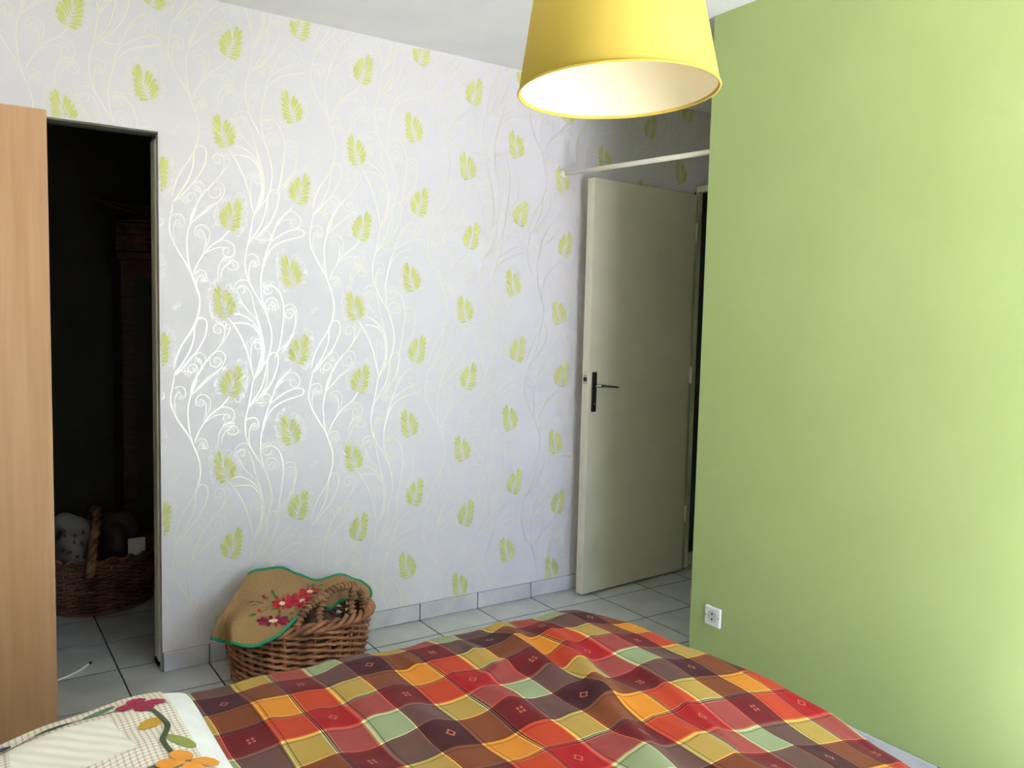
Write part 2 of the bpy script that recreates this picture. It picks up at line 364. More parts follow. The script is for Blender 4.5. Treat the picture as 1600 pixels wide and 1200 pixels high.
# ---------------------------------------------------------------- wallpaper print (embossed pearl ink and leaf prints)
VINE=[(0.024,[(-0.392,5.735),(-0.42,5.594),(-0.439,5.466),(-0.425,5.366),(-0.374,5.237),(-0.296,5.108),(-0.217,4.978),(-0.165,4.845),(-0.121,4.731),(-0.094,4.615),(-0.099,4.484),(-0.126,4.379),(-0.184,4.235),(-0.259,4.117),(-0.321,4.013),(-0.372,3.883),(-0.404,3.748)]),(0.024,[(-0.119,5.71),(-0.176,5.577),(-0.22,5.446),(-0.239,5.316),(-0.233,5.163),(-0.214,5.023),(-0.174,4.858)]),(0.024,[(-0.207,3.423),(-0.175,3.541),(-0.13,3.665),(-0.073,3.763),(-0.009,3.855),(0.095,3.967)]),(0.024,[(-0.207,3.423),(-0.188,3.541),(-0.136,3.658)]),(0.015,[(0.095,3.967),(0.173,4.08),(0.206,4.2),(0.197,4.267),(0.148,4.308),(0.089,4.291),(0.07,4.238),(0.102,4.192),(0.15,4.2),(0.163,4.239),(0.137,4.259)]),(0.015,[(0.095,3.967),(0.199,4.107),(0.265,4.214),(0.278,4.281)]),(0.015,[(-0.201,3.423),(-0.137,3.487),(-0.023,3.59),(0.12,3.72),(0.198,3.826),(0.214,3.906),(0.172,3.96),(0.114,3.967),(0.056,3.934),(0.02,3.861),(0.042,3.788),(0.113,3.776),(0.162,3.827),(0.146,3.88),(0.094,3.891),(0.075,3.851),(0.101,3.817)]),(0.015,[(-0.188,3.442),(-0.035,3.61),(0.094,3.721)]),(0.024,[(-0.404,3.676),(-0.335,3.766),(-0.26,3.883),(-0.197,4.013),(-0.165,4.131),(-0.158,4.248),(-0.133,4.34),(-0.082,4.38),(-0.025,4.358),(-0.007,4.277),(-0.026,4.171),(-0.078,4.053),(-0.135,3.961),(-0.223,3.856),(-0.311,3.753),(-0.385,3.676)]),(0.015,[(-0.117,3.671),(-0.073,3.75),(-0.034,3.828),(-0.031,3.894),(-0.065,3.945),(-0.122,3.945),(-0.15,3.902)]),(0.015,[(-0.111,3.684),(-0.079,3.776),(-0.079,3.855),(-0.123,3.888)]),(0.015,[(-0.134,3.671),(-0.123,3.75),(-0.155,3.807),(-0.211,3.797),(-0.234,3.745),(-0.199,3.709),(-0.159,3.735),(-0.18,3.767)]),(0.015,[(-0.317,3.753),(-0.273,3.805),(-0.198,3.895),(-0.135,3.948)]),(0.015,[(-0.42,5.581),(-0.359,5.614),(-0.299,5.611),(-0.265,5.556),(-0.265,5.499)]),(0.015,[(-0.383,5.293),(-0.395,5.406),(-0.378,5.509),(-0.342,5.55),(-0.321,5.52),(-0.342,5.499)]),(0.015,[(-0.028,5.189),(0.017,5.322),(0.03,5.427),(-0.011,5.494),(-0.077,5.511),(-0.133,5.472),(-0.15,5.413)]),(0.015,[(-0.056,5.149),(-0.021,5.306),(-0.039,5.408),(-0.083,5.45),(-0.115,5.422)]),(0.024,[(-0.167,4.91),(-0.129,5.015),(-0.06,5.136),(0.036,5.258),(0.151,5.345),(0.229,5.429),(0.268,5.491)]),(0.015,[(0.151,5.345),(0.228,5.344),(0.306,5.303),(0.329,5.226),(0.296,5.16),(0.228,5.151),(0.187,5.19),(0.202,5.241),(0.248,5.247),(0.261,5.208),(0.231,5.186)]),(0.015,[(-0.041,5.156),(0.048,5.22),(0.138,5.252),(0.241,5.255)]),(0.015,[(0.124,4.872),(0.131,4.99),(0.163,5.071),(0.215,5.126),(0.306,5.132)]),(0.015,[(0.162,4.874),(0.176,4.966),(0.228,5.048),(0.306,5.099),(0.365,5.069),(0.361,5.005),(0.293,4.986),(0.243,5.016),(0.267,5.064),(0.316,5.064),(0.319,5.027)]),(0.015,[(-0.157,4.91),(-0.092,4.959),(-0.029,4.943),(-0.004,4.866)]),(0.015,[(-0.124,4.731),(-0.127,4.821),(-0.095,4.888),(-0.048,4.909),(-0.061,4.863)]),(0.024,[(0.252,4.387),(0.331,4.282),(0.41,4.148),(0.477,3.987),(0.517,3.837),(0.558,3.673),(0.578,3.604)]),(0.024,[(0.318,4.429),(0.41,4.431),(0.531,4.366),(0.626,4.259),(0.688,4.11),(0.701,3.959),(0.674,3.808),(0.585,3.617)]),(0.024,[(0.318,4.322),(0.437,4.324),(0.544,4.299),(0.626,4.205),(0.667,4.082),(0.678,3.932),(0.64,3.795),(0.578,3.631)]),(0.015,[(0.578,3.631),(0.64,3.809),(0.667,3.945),(0.66,4.041),(0.605,4.085),(0.551,4.048),(0.531,3.946),(0.547,3.714)]),(0.015,[(0.66,4.027),(0.619,3.993),(0.585,4.027),(0.605,4.057)]),(0.015,[(0.338,4.736),(0.338,4.809),(0.411,4.865),(0.498,4.849),(0.545,4.764)]),(0.015,[(0.384,4.678),(0.355,4.743),(0.411,4.799),(0.491,4.769),(0.545,4.663),(0.578,4.502),(0.619,4.388)]),(0.015,[(0.371,4.737),(0.404,4.778),(0.451,4.76),(0.451,4.707),(0.411,4.705)]),(0.015,[(0.384,4.671),(0.451,4.539),(0.531,4.447),(0.605,4.381)]),(0.024,[(0.605,4.395),(0.64,4.3),(0.681,4.151)]),(0.024,[(0.556,5.653),(0.532,5.479),(0.498,5.317),(0.465,5.168),(0.464,5.035),(0.498,4.876),(0.558,4.758),(0.639,4.626),(0.722,4.479),(0.777,4.316),(0.805,4.138),(0.777,3.959),(0.715,3.808),(0.599,3.645),(0.547,3.55)]),(0.024,[(0.899,5.683),(0.844,5.544),(0.796,5.391),(0.735,5.252),(0.68,5.02),(0.66,4.857),(0.669,4.681),(0.708,4.519)]),(0.024,[(1.067,5.821),(0.969,5.73),(0.899,5.643),(0.851,5.551)]),(0.015,[(0.997,5.749),(1.081,5.774),(1.167,5.707),(1.17,5.611),(1.11,5.568),(1.054,5.601),(1.056,5.656),(1.103,5.671),(1.11,5.636)]),(0.015,[(0.858,5.558),(0.941,5.646),(1.039,5.675),(1.096,5.671)]),(0.024,[(0.687,5.02),(0.735,5.185),(0.831,5.313),(0.956,5.389),(1.125,5.443),(1.218,5.477),(1.225,5.533),(1.167,5.556),(1.04,5.532),(0.9,5.453),(0.796,5.371)]),(0.015,[(0.471,5.155),(0.531,5.196),(0.599,5.183),(0.632,5.125),(0.628,5.057)]),(0.015,[(0.52,4.85),(0.507,4.984),(0.525,5.072),(0.565,5.121),(0.588,5.085),(0.561,5.067)]),(0.015,[(0.722,4.52),(0.721,4.608),(0.79,4.651),(0.867,4.62),(0.891,4.531)]),(0.015,[(0.746,4.411),(0.763,4.534),(0.811,4.597),(0.843,4.571),(0.818,4.55)]),(0.024,[(0.68,4.783),(0.79,4.811),(0.887,4.757),(0.944,4.622),(0.961,4.485),(0.947,4.319),(0.924,4.139),(0.882,3.959),(0.847,3.89)]),(0.015,[(0.804,4.768),(0.793,4.72),(0.721,4.699),(0.694,4.75),(0.742,4.776),(0.763,4.746)]),(0.015,[(0.958,4.54),(1.029,4.583),(1.1,4.558),(1.136,4.461),(1.129,4.35),(1.073,4.182),(1.002,4.028),(0.889,3.917)]),(0.015,[(1.101,4.28),(1.115,4.419),(1.086,4.502),(1.022,4.514),(0.979,4.458),(1.015,4.396),(1.075,4.425),(1.055,4.471),(1.026,4.452)]),(0.024,[(0.52,3.29),(0.599,3.384),(0.681,3.533),(0.736,3.752),(0.75,3.876),(0.819,3.948),(0.882,3.924),(0.887,3.82),(0.834,3.626),(0.723,3.449),(0.599,3.335),(0.524,3.269)]),(0.015,[(0.861,3.931),(0.931,4.014),(1.016,4.084),(1.116,4.21)]),(0.015,[(0.599,5.404),(0.653,5.381),(0.762,5.389),(0.789,5.445),(0.748,5.493),(0.687,5.471),(0.68,5.423),(0.728,5.42)]),(0.015,[(0.605,5.418),(0.707,5.559),(0.748,5.724),(0.754,5.872)]),(0.015,[(0.505,5.317),(0.599,5.417),(0.762,5.591),(0.844,5.759),(0.885,5.871)]),(0.011,[(-0.319,5.488),(-0.326,5.471),(-0.342,5.462),(-0.358,5.468),(-0.365,5.485),(-0.358,5.502),(-0.342,5.511),(-0.326,5.505),(-0.319,5.488)]),(0.011,[(-0.286,5.478),(-0.293,5.461),(-0.309,5.452),(-0.326,5.458),(-0.332,5.475),(-0.325,5.492),(-0.309,5.501),(-0.293,5.495),(-0.286,5.478)]),(0.011,[(-0.26,5.503),(-0.267,5.486),(-0.284,5.477),(-0.3,5.483),(-0.307,5.5),(-0.3,5.517),(-0.283,5.526),(-0.267,5.52),(-0.26,5.503)]),(0.011,[(-0.103,5.397),(-0.111,5.379),(-0.127,5.371),(-0.144,5.377),(-0.151,5.393),(-0.144,5.411),(-0.127,5.42),(-0.11,5.414),(-0.103,5.397)]),(0.011,[(-0.056,5.388),(-0.063,5.37),(-0.08,5.361),(-0.097,5.367),(-0.104,5.384),(-0.097,5.402),(-0.08,5.41),(-0.063,5.404),(-0.056,5.388)]),(0.011,[(0.233,5.112),(0.226,5.094),(0.208,5.085),(0.191,5.091),(0.184,5.109),(0.191,5.127),(0.208,5.135),(0.226,5.129),(0.233,5.112)]),(0.011,[(0.279,5.12),(0.271,5.101),(0.254,5.093),(0.236,5.099),(0.229,5.117),(0.236,5.135),(0.254,5.143),(0.271,5.137),(0.279,5.12)]),(0.011,[(0.32,5.129),(0.313,5.111),(0.296,5.102),(0.278,5.108),(0.271,5.126),(0.278,5.144),(0.296,5.152),(0.313,5.146),(0.32,5.129)]),(0.011,[(-0.062,4.861),(-0.069,4.843),(-0.086,4.835),(-0.103,4.841),(-0.11,4.858),(-0.103,4.876),(-0.086,4.884),(-0.069,4.878),(-0.062,4.861)]),(0.011,[(-0.024,4.849),(-0.032,4.831),(-0.049,4.823),(-0.065,4.83),(-0.072,4.847),(-0.065,4.865),(-0.048,4.873),(-0.031,4.866),(-0.024,4.849)]),(0.011,[(0.007,4.856),(0.0,4.838),(-0.017,4.83),(-0.034,4.837),(-0.041,4.854),(-0.034,4.872),(-0.017,4.88),(0.0,4.873),(0.007,4.856)]),(0.011,[(0.271,4.278),(0.264,4.26),(0.246,4.253),(0.229,4.26),(0.222,4.278),(0.229,4.296),(0.247,4.303),(0.264,4.296),(0.271,4.278)]),(0.011,[(0.227,4.31),(0.22,4.292),(0.202,4.284),(0.185,4.291),(0.177,4.309),(0.185,4.327),(0.202,4.334),(0.22,4.327),(0.227,4.31)]),(0.011,[(-0.269,3.746),(-0.276,3.728),(-0.293,3.721),(-0.309,3.729),(-0.316,3.746),(-0.309,3.764),(-0.292,3.771),(-0.276,3.763),(-0.269,3.746)]),(0.011,[(-0.232,3.702),(-0.239,3.685),(-0.255,3.678),(-0.272,3.685),(-0.279,3.703),(-0.272,3.72),(-0.255,3.727),(-0.238,3.72),(-0.232,3.702)]),(0.011,[(-0.198,3.686),(-0.205,3.668),(-0.222,3.661),(-0.239,3.669),(-0.245,3.687),(-0.238,3.704),(-0.222,3.711),(-0.205,3.703),(-0.198,3.686)]),(0.011,[(-0.105,3.862),(-0.112,3.844),(-0.129,3.837),(-0.146,3.845),(-0.153,3.862),(-0.146,3.88),(-0.129,3.887),(-0.112,3.88),(-0.105,3.862)]),(0.011,[(-0.074,3.849),(-0.081,3.831),(-0.098,3.824),(-0.115,3.831),(-0.122,3.849),(-0.114,3.867),(-0.097,3.874),(-0.08,3.866),(-0.074,3.849)]),(0.011,[(-0.365,4.497),(-0.372,4.479),(-0.388,4.472),(-0.405,4.478),(-0.411,4.495),(-0.404,4.513),(-0.388,4.52),(-0.372,4.514),(-0.365,4.497)]),(0.011,[(-0.313,4.543),(-0.32,4.526),(-0.337,4.518),(-0.353,4.525),(-0.36,4.542),(-0.353,4.559),(-0.336,4.567),(-0.32,4.56),(-0.313,4.543)]),(0.011,[(0.573,5.068),(0.566,5.049),(0.547,5.041),(0.529,5.047),(0.522,5.065),(0.529,5.083),(0.547,5.092),(0.566,5.085),(0.573,5.068)]),(0.011,[(0.611,5.059),(0.603,5.041),(0.585,5.032),(0.567,5.039),(0.56,5.056),(0.567,5.075),(0.585,5.083),(0.603,5.077),(0.611,5.059)]),(0.011,[(0.641,5.082),(0.633,5.064),(0.615,5.055),(0.597,5.062),(0.589,5.079),(0.597,5.098),(0.615,5.106),(0.633,5.1),(0.641,5.082)]),(0.011,[(0.529,4.068),(0.522,4.05),(0.504,4.042),(0.486,4.05),(0.478,4.068),(0.486,4.086),(0.504,4.094),(0.522,4.086),(0.529,4.068)]),(0.011,[(0.586,4.12),(0.579,4.102),(0.561,4.094),(0.542,4.101),(0.535,4.12),(0.542,4.138),(0.561,4.146),(0.579,4.138),(0.586,4.12)]),(0.011,[(0.631,4.102),(0.624,4.084),(0.605,4.076),(0.587,4.084),(0.58,4.102),(0.587,4.121),(0.605,4.128),(0.624,4.121),(0.631,4.102)]),(0.011,[(0.658,5.402),(0.651,5.383),(0.632,5.374),(0.614,5.38),(0.607,5.398),(0.614,5.416),(0.632,5.425),(0.651,5.419),(0.658,5.402)]),(0.011,[(0.709,5.365),(0.701,5.346),(0.683,5.338),(0.664,5.344),(0.657,5.361),(0.664,5.38),(0.683,5.389),(0.701,5.382),(0.709,5.365)]),(0.011,[(0.814,4.536),(0.806,4.517),(0.788,4.509),(0.769,4.516),(0.761,4.534),(0.769,4.553),(0.788,4.561),(0.806,4.554),(0.814,4.536)]),(0.011,[(0.859,4.521),(0.851,4.502),(0.832,4.494),(0.814,4.501),(0.806,4.519),(0.813,4.538),(0.832,4.546),(0.851,4.539),(0.859,4.521)]),(0.011,[(0.901,4.536),(0.893,4.517),(0.874,4.509),(0.855,4.516),(0.847,4.534),(0.855,4.553),(0.874,4.561),(0.893,4.554),(0.901,4.536)]),(0.011,[(0.74,4.826),(0.733,4.808),(0.714,4.799),(0.696,4.806),(0.688,4.824),(0.696,4.843),(0.714,4.851),(0.733,4.844),(0.74,4.826)]),(0.011,[(0.789,4.842),(0.781,4.823),(0.763,4.815),(0.744,4.822),(0.736,4.84),(0.744,4.858),(0.762,4.867),(0.781,4.86),(0.789,4.842)]),(0.011,[(0.844,4.835),(0.836,4.816),(0.818,4.808),(0.799,4.815),(0.791,4.833),(0.799,4.851),(0.818,4.86),(0.836,4.853),(0.844,4.835)])]
PX, PZ = 1.742, 2.08
def onwall(x, z): return -.5 < 0 and z > .25 and z < ZC-.005 and x < EX-.03 and (x < 8.4 or z > 6.9) and x > LX+.1 and not (OX0 < x < OX1 and z < OZ)
LEAVES = [((.252,4.394),(.11,4.777)), ((.239,3.395),(.39,3.781)), ((1.106,4.814),(.956,5.205)), ((1.115,3.80),(1.262,4.19))]
LOBES = [[(1.01,-.05),(.79,-.25),(.68,-.31),(.54,-.36),(.39,-.36),(.30,-.35),(.15,-.25)], [(.96,.09),(.82,.17),(.65,.22),(.51,.26),(.38,.30),(.26,.32),(.11,.26)]]
ROOTS = [[.56,.43,.34,.26,.17,.10,.03], [.60,.48,.38,.29,.20,.13,.04]]
def leaf_frame(base, tip, flip):
    b = Vector(base); a = Vector(tip)-b; n = Vector((-a.y, a.x))*(-1 if flip else 1)
    return lambda t, s: b+a*t+n*s
def ribbon(mb, P, wid, y):
    P = [Vector(p) for p in P]; k = len(P); L = []
    for i in range(k):
        t = (P[min(i+1, k-1)]-P[max(i-1, 0)])
        if t.length < 1e-6: t = Vector((1, 0))
        t.normalize(); n = Vector((-t.y, t.x)); f = .62+.38*min(1, min(i, k-1-i)/3)
        L.append((P[i]+n*wid*.5*f, P[i]-n*wid*.5*f, P[i]))
    hgt = wid*.035
    for (a, b, o_), (c, d, e_) in zip(L, L[1:]):
        if onwall((a.x+c.x)/2, (a.y+c.y)/2) and onwall(b.x, b.y) and onwall(d.x, d.y):
            
            mb.poly([(a.x, y, a.y), (o_.x, y-hgt, o_.y), (e_.x, y-hgt, e_.y), (c.x, y, c.y)])
            mb.poly([(o_.x, y-hgt, o_.y), (b.x, y, b.y), (d.x, y, d.y), (e_.x, y-hgt, e_.y)])
vine = MB()
cells = [(i, j) for i in range(-3, 6) for j in range(-3, 4)]
splines = [(wd, spline([list(p) for p in pts], 5)) for wd, pts in VINE]
scallops = []
for n, (b, t) in enumerate(LEAVES):
    F = leaf_frame(b, t, n in (1, 3))
    tips = LOBES[0][::-1]+LOBES[1]
    for k, (tt, ss) in enumerate(tips):
        d = Vector((tt-.5, ss)).normalized(); nrm = Vector((-d.y, d.x)); c = Vector((tt, ss)); rr = .075
        arc = [F(*(c+d*(.055+.10*math.sin(a)*1.0+.03)+nrm*rr*math.cos(a))) for a in [PI*q/8 for q in range(-1, 10)]]
        scallops.append(arc)
        if k % 2 == 0:
            scallops.append([F(*(c+d*(.10+.045*math.sin(a)*(1-q/14))+nrm*.045*math.cos(a)*(1-q/14))) for q, a in [(q, PI*q/5) for q in range(9)]])
for i, j in cells:
    off = Vector((i*PX, j*PZ))
    for q, (wd, P) in enumerate(splines): ribbon(vine, [Vector(p)+off for p in P], wd*.92, -.0012-.00024*(q % 11)-.00007*((i+2*j) % 3))
    for q, arc in enumerate(scallops): ribbon(vine, [p+off for p in arc], .0105, -.0045-.00015*(q % 5))
obj('vine_print', vine, M['vine'], wall_back, kind='stuff')
def leaf_mesh(n, off):
    mb = MB(); F = leaf_frame(*LEAVES[n], n in (1, 3))
    for side, L in ((-1, LOBES[0]), (1, LOBES[1])):
        for k, (tt, ss) in enumerate(L):
            root = Vector((ROOTS[0 if side < 0 else 1][k], side*.012))
            tip = Vector((tt, ss)); a = tip-root; q = Vector((-a.y, a.x)).normalized(); wd = .050
            pr = [(0,.08),(.25,.38),(.5,.76),(.8,1),(.95,.68),(1.0,.0),(.95,-.68),(.8,-1),(.5,-.76),(.25,-.38),(0,-.08)]
            pts = [F(*(root+a*u+q*wd*v))+off for u, v in pr]
            if sum(onwall(p.x, p.y) for p in pts) == len(pts): mb.poly([(p.x, -.0060, p.y) for p in pts])
            else:   # the paper is cut here
                z = [p for p in pts if onwall(p.x, p.y)]
                if len(z) > 2: mb.poly([(p.x, -.0060, p.y) for p in z])
    return mb
full = {}
for i, j in cells:
    for n in range(4):
        off = Vector((i*PX, j*PZ)); mb = leaf_mesh(n, off)
        if not mb.f: continue
        b = Vector(LEAVES[n][0])+off
        if b.x < -2.6: continue
        if len(mb.f) == 14 and all(len(f) == 11 for f in mb.f):
            if n in full:
                o = full[n].copy(); C.objects.link(o); o.location = Vector((b.x, 0, b.y))*S; continue
            full[n] = obj('leaf_print', mb, M['leafprint'], wall_back, at=(b.x, 0, b.y))
        else: obj('leaf_print', mb, M['leafprint'], wall_back, at=(b.x, 0, b.y))

# ---------------------------------------------------------------- open hall door
dx, dy = math.cos(math.radians(4.3)), math.sin(math.radians(4.3))
door = thing('door_1', (8.19, -.24, 0), kind='structure')
def dl(a, b, z): return (5.738+a*dx-b*dy, -.426+a*dy+b*dx, z)   # a along the leaf from its free edge, b into the wall
def dbox(a0, a1, b0, b1, z0, z1):
    mb = MB().box(a0, a1, b0, b1, z0, z1); mb.v = [dl(*v) for v in mb.v]; return mb
obj('leaf', dbox(0, 2.46, 0, .155, .035, 6.69), M['door'], door, bevel=.012)
hp = obj('handle_plate', dbox(.065, .165, -.028, 0, 3.01, 3.65), M['metal'], door, bevel=.018)
lv = MB().tube([dl(.115, -.02, 3.43), dl(.115, -.15, 3.43)], .026, 10)
lv.tube([dl(*p) for p in spline([[.10, -.15, 3.435], [.2, -.155, 3.43], [.36, -.16, 3.415], [.52, -.155, 3.40]], 5)], lambda t: .032*(1-.62*t), 8)
obj('lever', lv, M['chrome'], door, smooth=True)
obj('keyhole', MB().tube([dl(.115, -.032, 3.14), dl(.115, -.02, 3.14)], .018, 10), M['chrome'], door)
obj('latch_plate', dbox(-.004, .01, .035, .12, 3.46, 3.60), M['chrome'], door)
obj('latch', dbox(-.02, -.004, .055, .10, 3.50, 3.56), M['blackhole'], door)
for z in (.9, 3.4, 5.9):
    obj('hinge', MB().tube([dl(2.475, -.01, z), dl(2.475, -.01, z+.3)], .022, 8), M['rod'], door, smooth=True)

# curtain rod across the alcove
rod = thing('curtain_rod', (5.44, -.02, 6.76), 'thin white curtain rod spanning the alcove in front of the open door', 'curtain rod')
obj('pole', MB().tube([(5.44, -.04, 6.757), (5.31, -3.27, 6.60)], .036, 12), M['rod'], rod, smooth=True)
obj('wall_bracket', MB().lathe([(0, 0), (.075, 0), (.08, -.02), (.06, -.05), (.045, -.075), (0, -.08)], 16, (5.44, 0, 6.757), 'y'), M['rod'], rod, smooth=True)
obj('wall_bracket', MB().lathe([(0, 0), (.075, 0), (.08, .02), (.06, .05), (.045, .075), (0, .08)], 16, (5.31, -3.305, 6.598), 'y'), M['rod'], rod, smooth=True)

# wall socket
so = thing('wall_socket', (GX, -3.70, .82), 'white square wall socket low on the green wall', 'wall socket')
obj('cover_plate', MB().box(GX-.035, GX, -3.83, -3.575, .695, .945), M['plastic'], so, bevel=.018)
obj('recess_ring', MB().lathe([(.098, 0), (.098, .012), (.088, .014), (.08, .004), (.072, .002)], 28, (GX-.036, -3.702, .82), 'x'), M['plastic'], so, smooth=True)
for q in so.children:
    if q.name.startswith('recess'): q.scale = (-1, 1, 1)
obj('recess', MB().lathe([(.0, -.001), (.078, -.001)], 24, (GX-.0365, -3.702, .82), 'x'), mat('socket_recess', (206,204,200), .4), so)
for zz in (.787, .853):
    obj('pin_hole', MB().lathe([(0, -.001), (.013, -.001), (.013, .004)], 12, (GX-.039, -3.702, zz), 'x'), M['blackhole'], so)
for yy in (-3.60, -3.805):
    obj('screw', MB().lathe([(0, -.001), (.009, -.001), (.009, .004)], 10, (GX-.036, yy, .82), 'x'), M['metal'], so)

# ---------------------------------------------------------------- wardrobe
wx1, wy0, wy1, wz = -1.885, -2.1, -.04, 6.2
wr = thing('wardrobe', (-2.9, -1.05, 0), 'tall beech wardrobe beside the dark closet opening', 'wardrobe')
def wbx(x0, x1, y0, y1, z0, z1, nm, mt=None): return obj(nm, MB().box(x0, x1, y0, y1, z0, z1), mt or M['beech'], wr, bevel=.008)
wbx(-3.95, wx1, wy0, wy0+.06, 0, wz, 'side_panel')
wbx(-3.95, wx1, wy1-.06, wy1, 0, wz, 'side_panel')
wbx(-3.95, wx1-.065, wy0+.06, wy1-.06, wz-.06, wz, 'top_panel')
wbx(-3.95, wx1-.065, wy0+.06, wy1-.06, .2, .26, 'bottom_panel')
wbx(-3.95, -3.90, wy0+.06, wy1-.06, .26, wz-.06, 'back_panel')
for a, b in ((wy0+.065, -1.075), (-1.065, wy1-.065)):
    dd = wbx(wx1-.062, wx1-.012, a, b, .22, wz-.065, 'door')
    hy = -1.16 if a < -1.2 else -.98
    obj('finger_pull', MB().lathe([(0, .004), (.05, .004), (.055, .012), (.062, .012), (.062, 0)], 20, (wx1-.014, hy, 3.4), 'x'), M['chrome'], dd, smooth=True)
wbx(-3.9, wx1-.1, wy0+.06, wy0+.1, 0, .2, 'plinth')

# ---------------------------------------------------------------- pendant lamp
LC = Vector((1.355, -6.0, 6.085))
lamp = thing('pendant_lamp', (LC.x, LC.y, ZC), 'pendant lamp with a large yellow fabric drum shade over the bed', 'lamp')
rb, rtop, hh = .711, .527, 1.02
ax = Vector((math.sin(math.radians(-3.2))+.030, .036, 1)).normalized()
Rm = Vector((0,0,1)).rotation_difference(ax).to_matrix()
def lathe_at(prof, n, closed=False):
    mb = MB().lathe(prof, n, (0,0,0), closed=closed); mb.v = [tuple(LC+Rm @ Vector(v)) for v in mb.v]; return mb
sh = obj('shade', lathe_at([(rb, 0), (rb-(rb-rtop)*.5, hh*.5), (rtop, hh), (rtop-.012, hh), (rb-.012-(rb-rtop)*.5, hh*.5), (rb-.012, 0)], 96, True), M['shade'], lamp, smooth=False)
for p in sh.data.polygons: p.use_smooth = True
obj('lining', lathe_at([(rb-.016, .012), (rb-.016-(rb-rtop)*.5, hh*.5), (rtop-.016, hh-.005)], 96), M['shadein'], sh, smooth=True)
rim = MB().tube([tuple(LC+Rm @ Vector((rb*math.cos(a), rb*math.sin(a), 0))) for a in [2*PI*k/96 for k in range(96)]], .008, 8, True)
obj('rim', rim, M['shade'], sh, smooth=True)
sp = MB()
for k in range(3):
    a = 2*PI*k/3+.3
    sp.tube([tuple(LC+Rm @ Vector((rtop*.98*math.cos(a), rtop*.98*math.sin(a), hh-.02))), tuple(LC+Rm @ Vector((.07*math.cos(a), .07*math.sin(a), hh-.10)))], .010, 6)
obj('spider_frame', sp, M['plastic'], lamp)
obj('bulb_holder', lathe_at([(0, hh-.02), (.07, hh-.02), (.075, hh-.25), (.06, hh-.27), (0, hh-.27)], 20), M['plastic'], lamp, smooth=True)
obj('bulb', lathe_at([(.045, hh-.27), (.05, hh-.33), (.10, hh-.44), (.105, hh-.52), (.07, hh-.60), (0, hh-.63)], 20), mat('frosted_bulb', (245,240,230), .3), lamp, smooth=True)
topc = LC+Rm @ Vector((0, 0, hh-.02))
obj('cord', MB().tube([tuple(topc), (topc.x*.5+LC.x*.5, LC.y, topc.z*.5+ZC*.5), (LC.x, LC.y, ZC-.1)], .014, 8), M['plastic'], lamp, smooth=True)
obj('ceiling_rose', MB().lathe([(0, -.16), (.03, -.16), (.16, -.05), (.17, 0), (0, 0)], 24, (LC.x, LC.y, ZC)), M['plastic'], lamp, smooth=True)

# ---------------------------------------------------------------- bed
bed = thing('bed', (-.3, -5.8, 0), 'low bed hidden under the checked bedspread', 'bed')
mz = 1.27
obj('mattress', MB().box(-3.75, 2.62, -7.2, -4.2, .72, mz), M['sheet'], bed, bevel=.14)
obj('bed_base', MB().box(-3.72, 2.55, -7.12, -4.28, .35, .72), M['bedframe'], bed, bevel=.04)
for x in (-3.5, 2.35):
    for y in (-6.95, -4.5):
        obj('leg', MB().lathe([(0, .35), (.10, .35), (.07, 0), (0, 0)], 14, (x, y, 0)), M['bedframe'], bed, smooth=False)

# bedspread: laid flat on the mattress, rolled over its edges, with the long folds of the photograph
QX, QY0, QY1 = 2.88, -4.06, -7.7
RIDGES = [([(1.76,-4.05),(1.58,-4.63),(1.52,-4.96),(1.46,-5.24),(1.40,-5.6)], .07, .11),
          ([(2.05,-4.35),(1.99,-4.59),(1.89,-5.0),(1.73,-5.35),(1.63,-5.7),(1.45,-6.0),(1.40,-6.3),(1.26,-6.7),(1.15,-7.1)], .09, .115),
          ([(.92,-5.08),(1.2,-4.93),(1.45,-4.82)], .05, .09), ([(.35,-4.3),(.22,-5.0),(.18,-5.7),(.05,-6.5)], .035, .13),
          ([(-.35,-4.4),(-.45,-5.1),(-.62,-5.9)], .03, .12), ([(2.45,-5.2),(2.3,-5.9),(2.1,-6.6)], .03, .16),
          ([(.85,-5.3),(.78,-5.9),(.6,-6.6)], .04, .13), ([(-.1,-4.5),(-.15,-5.6)], .022, .09), ([(2.5,-4.3),(2.45,-4.9)], .02, .12),
          ([(1.05,-5.6),(1.02,-6.3),(.9,-7)], -.03, .1), ([(2.2,-5.6),(2.05,-6.2),(1.95,-6.8)], .035, .07), ([(.55,-4.25),(.6,-4.7)], .03, .06), ([(1.2,-4.2),(1.15,-4.6),(1.12,-5.0)], .03, .06), ([(-.75,-4.6),(-.8,-5.2)], .02, .07), ([(2.15,-4.2),(2.2,-4.7),(2.25,-5.2)], .025, .08), ([(1.75,-4.6),(1.66,-5.05),(1.6,-5.5)], -.03, .07)]
def segd(p, a, b):
    ab = (b[0]-a[0], b[1]-a[1]); t = ((p[0]-a[0])*ab[0]+(p[1]-a[1])*ab[1])/(ab[0]**2+ab[1]**2); t = max(0, min(1, t))
    return math.hypot(p[0]-a[0]-ab[0]*t, p[1]-a[1]-ab[1]*t), t
def sm(t): t = max(0, min(1, t)); return t*t*(3-2*t)
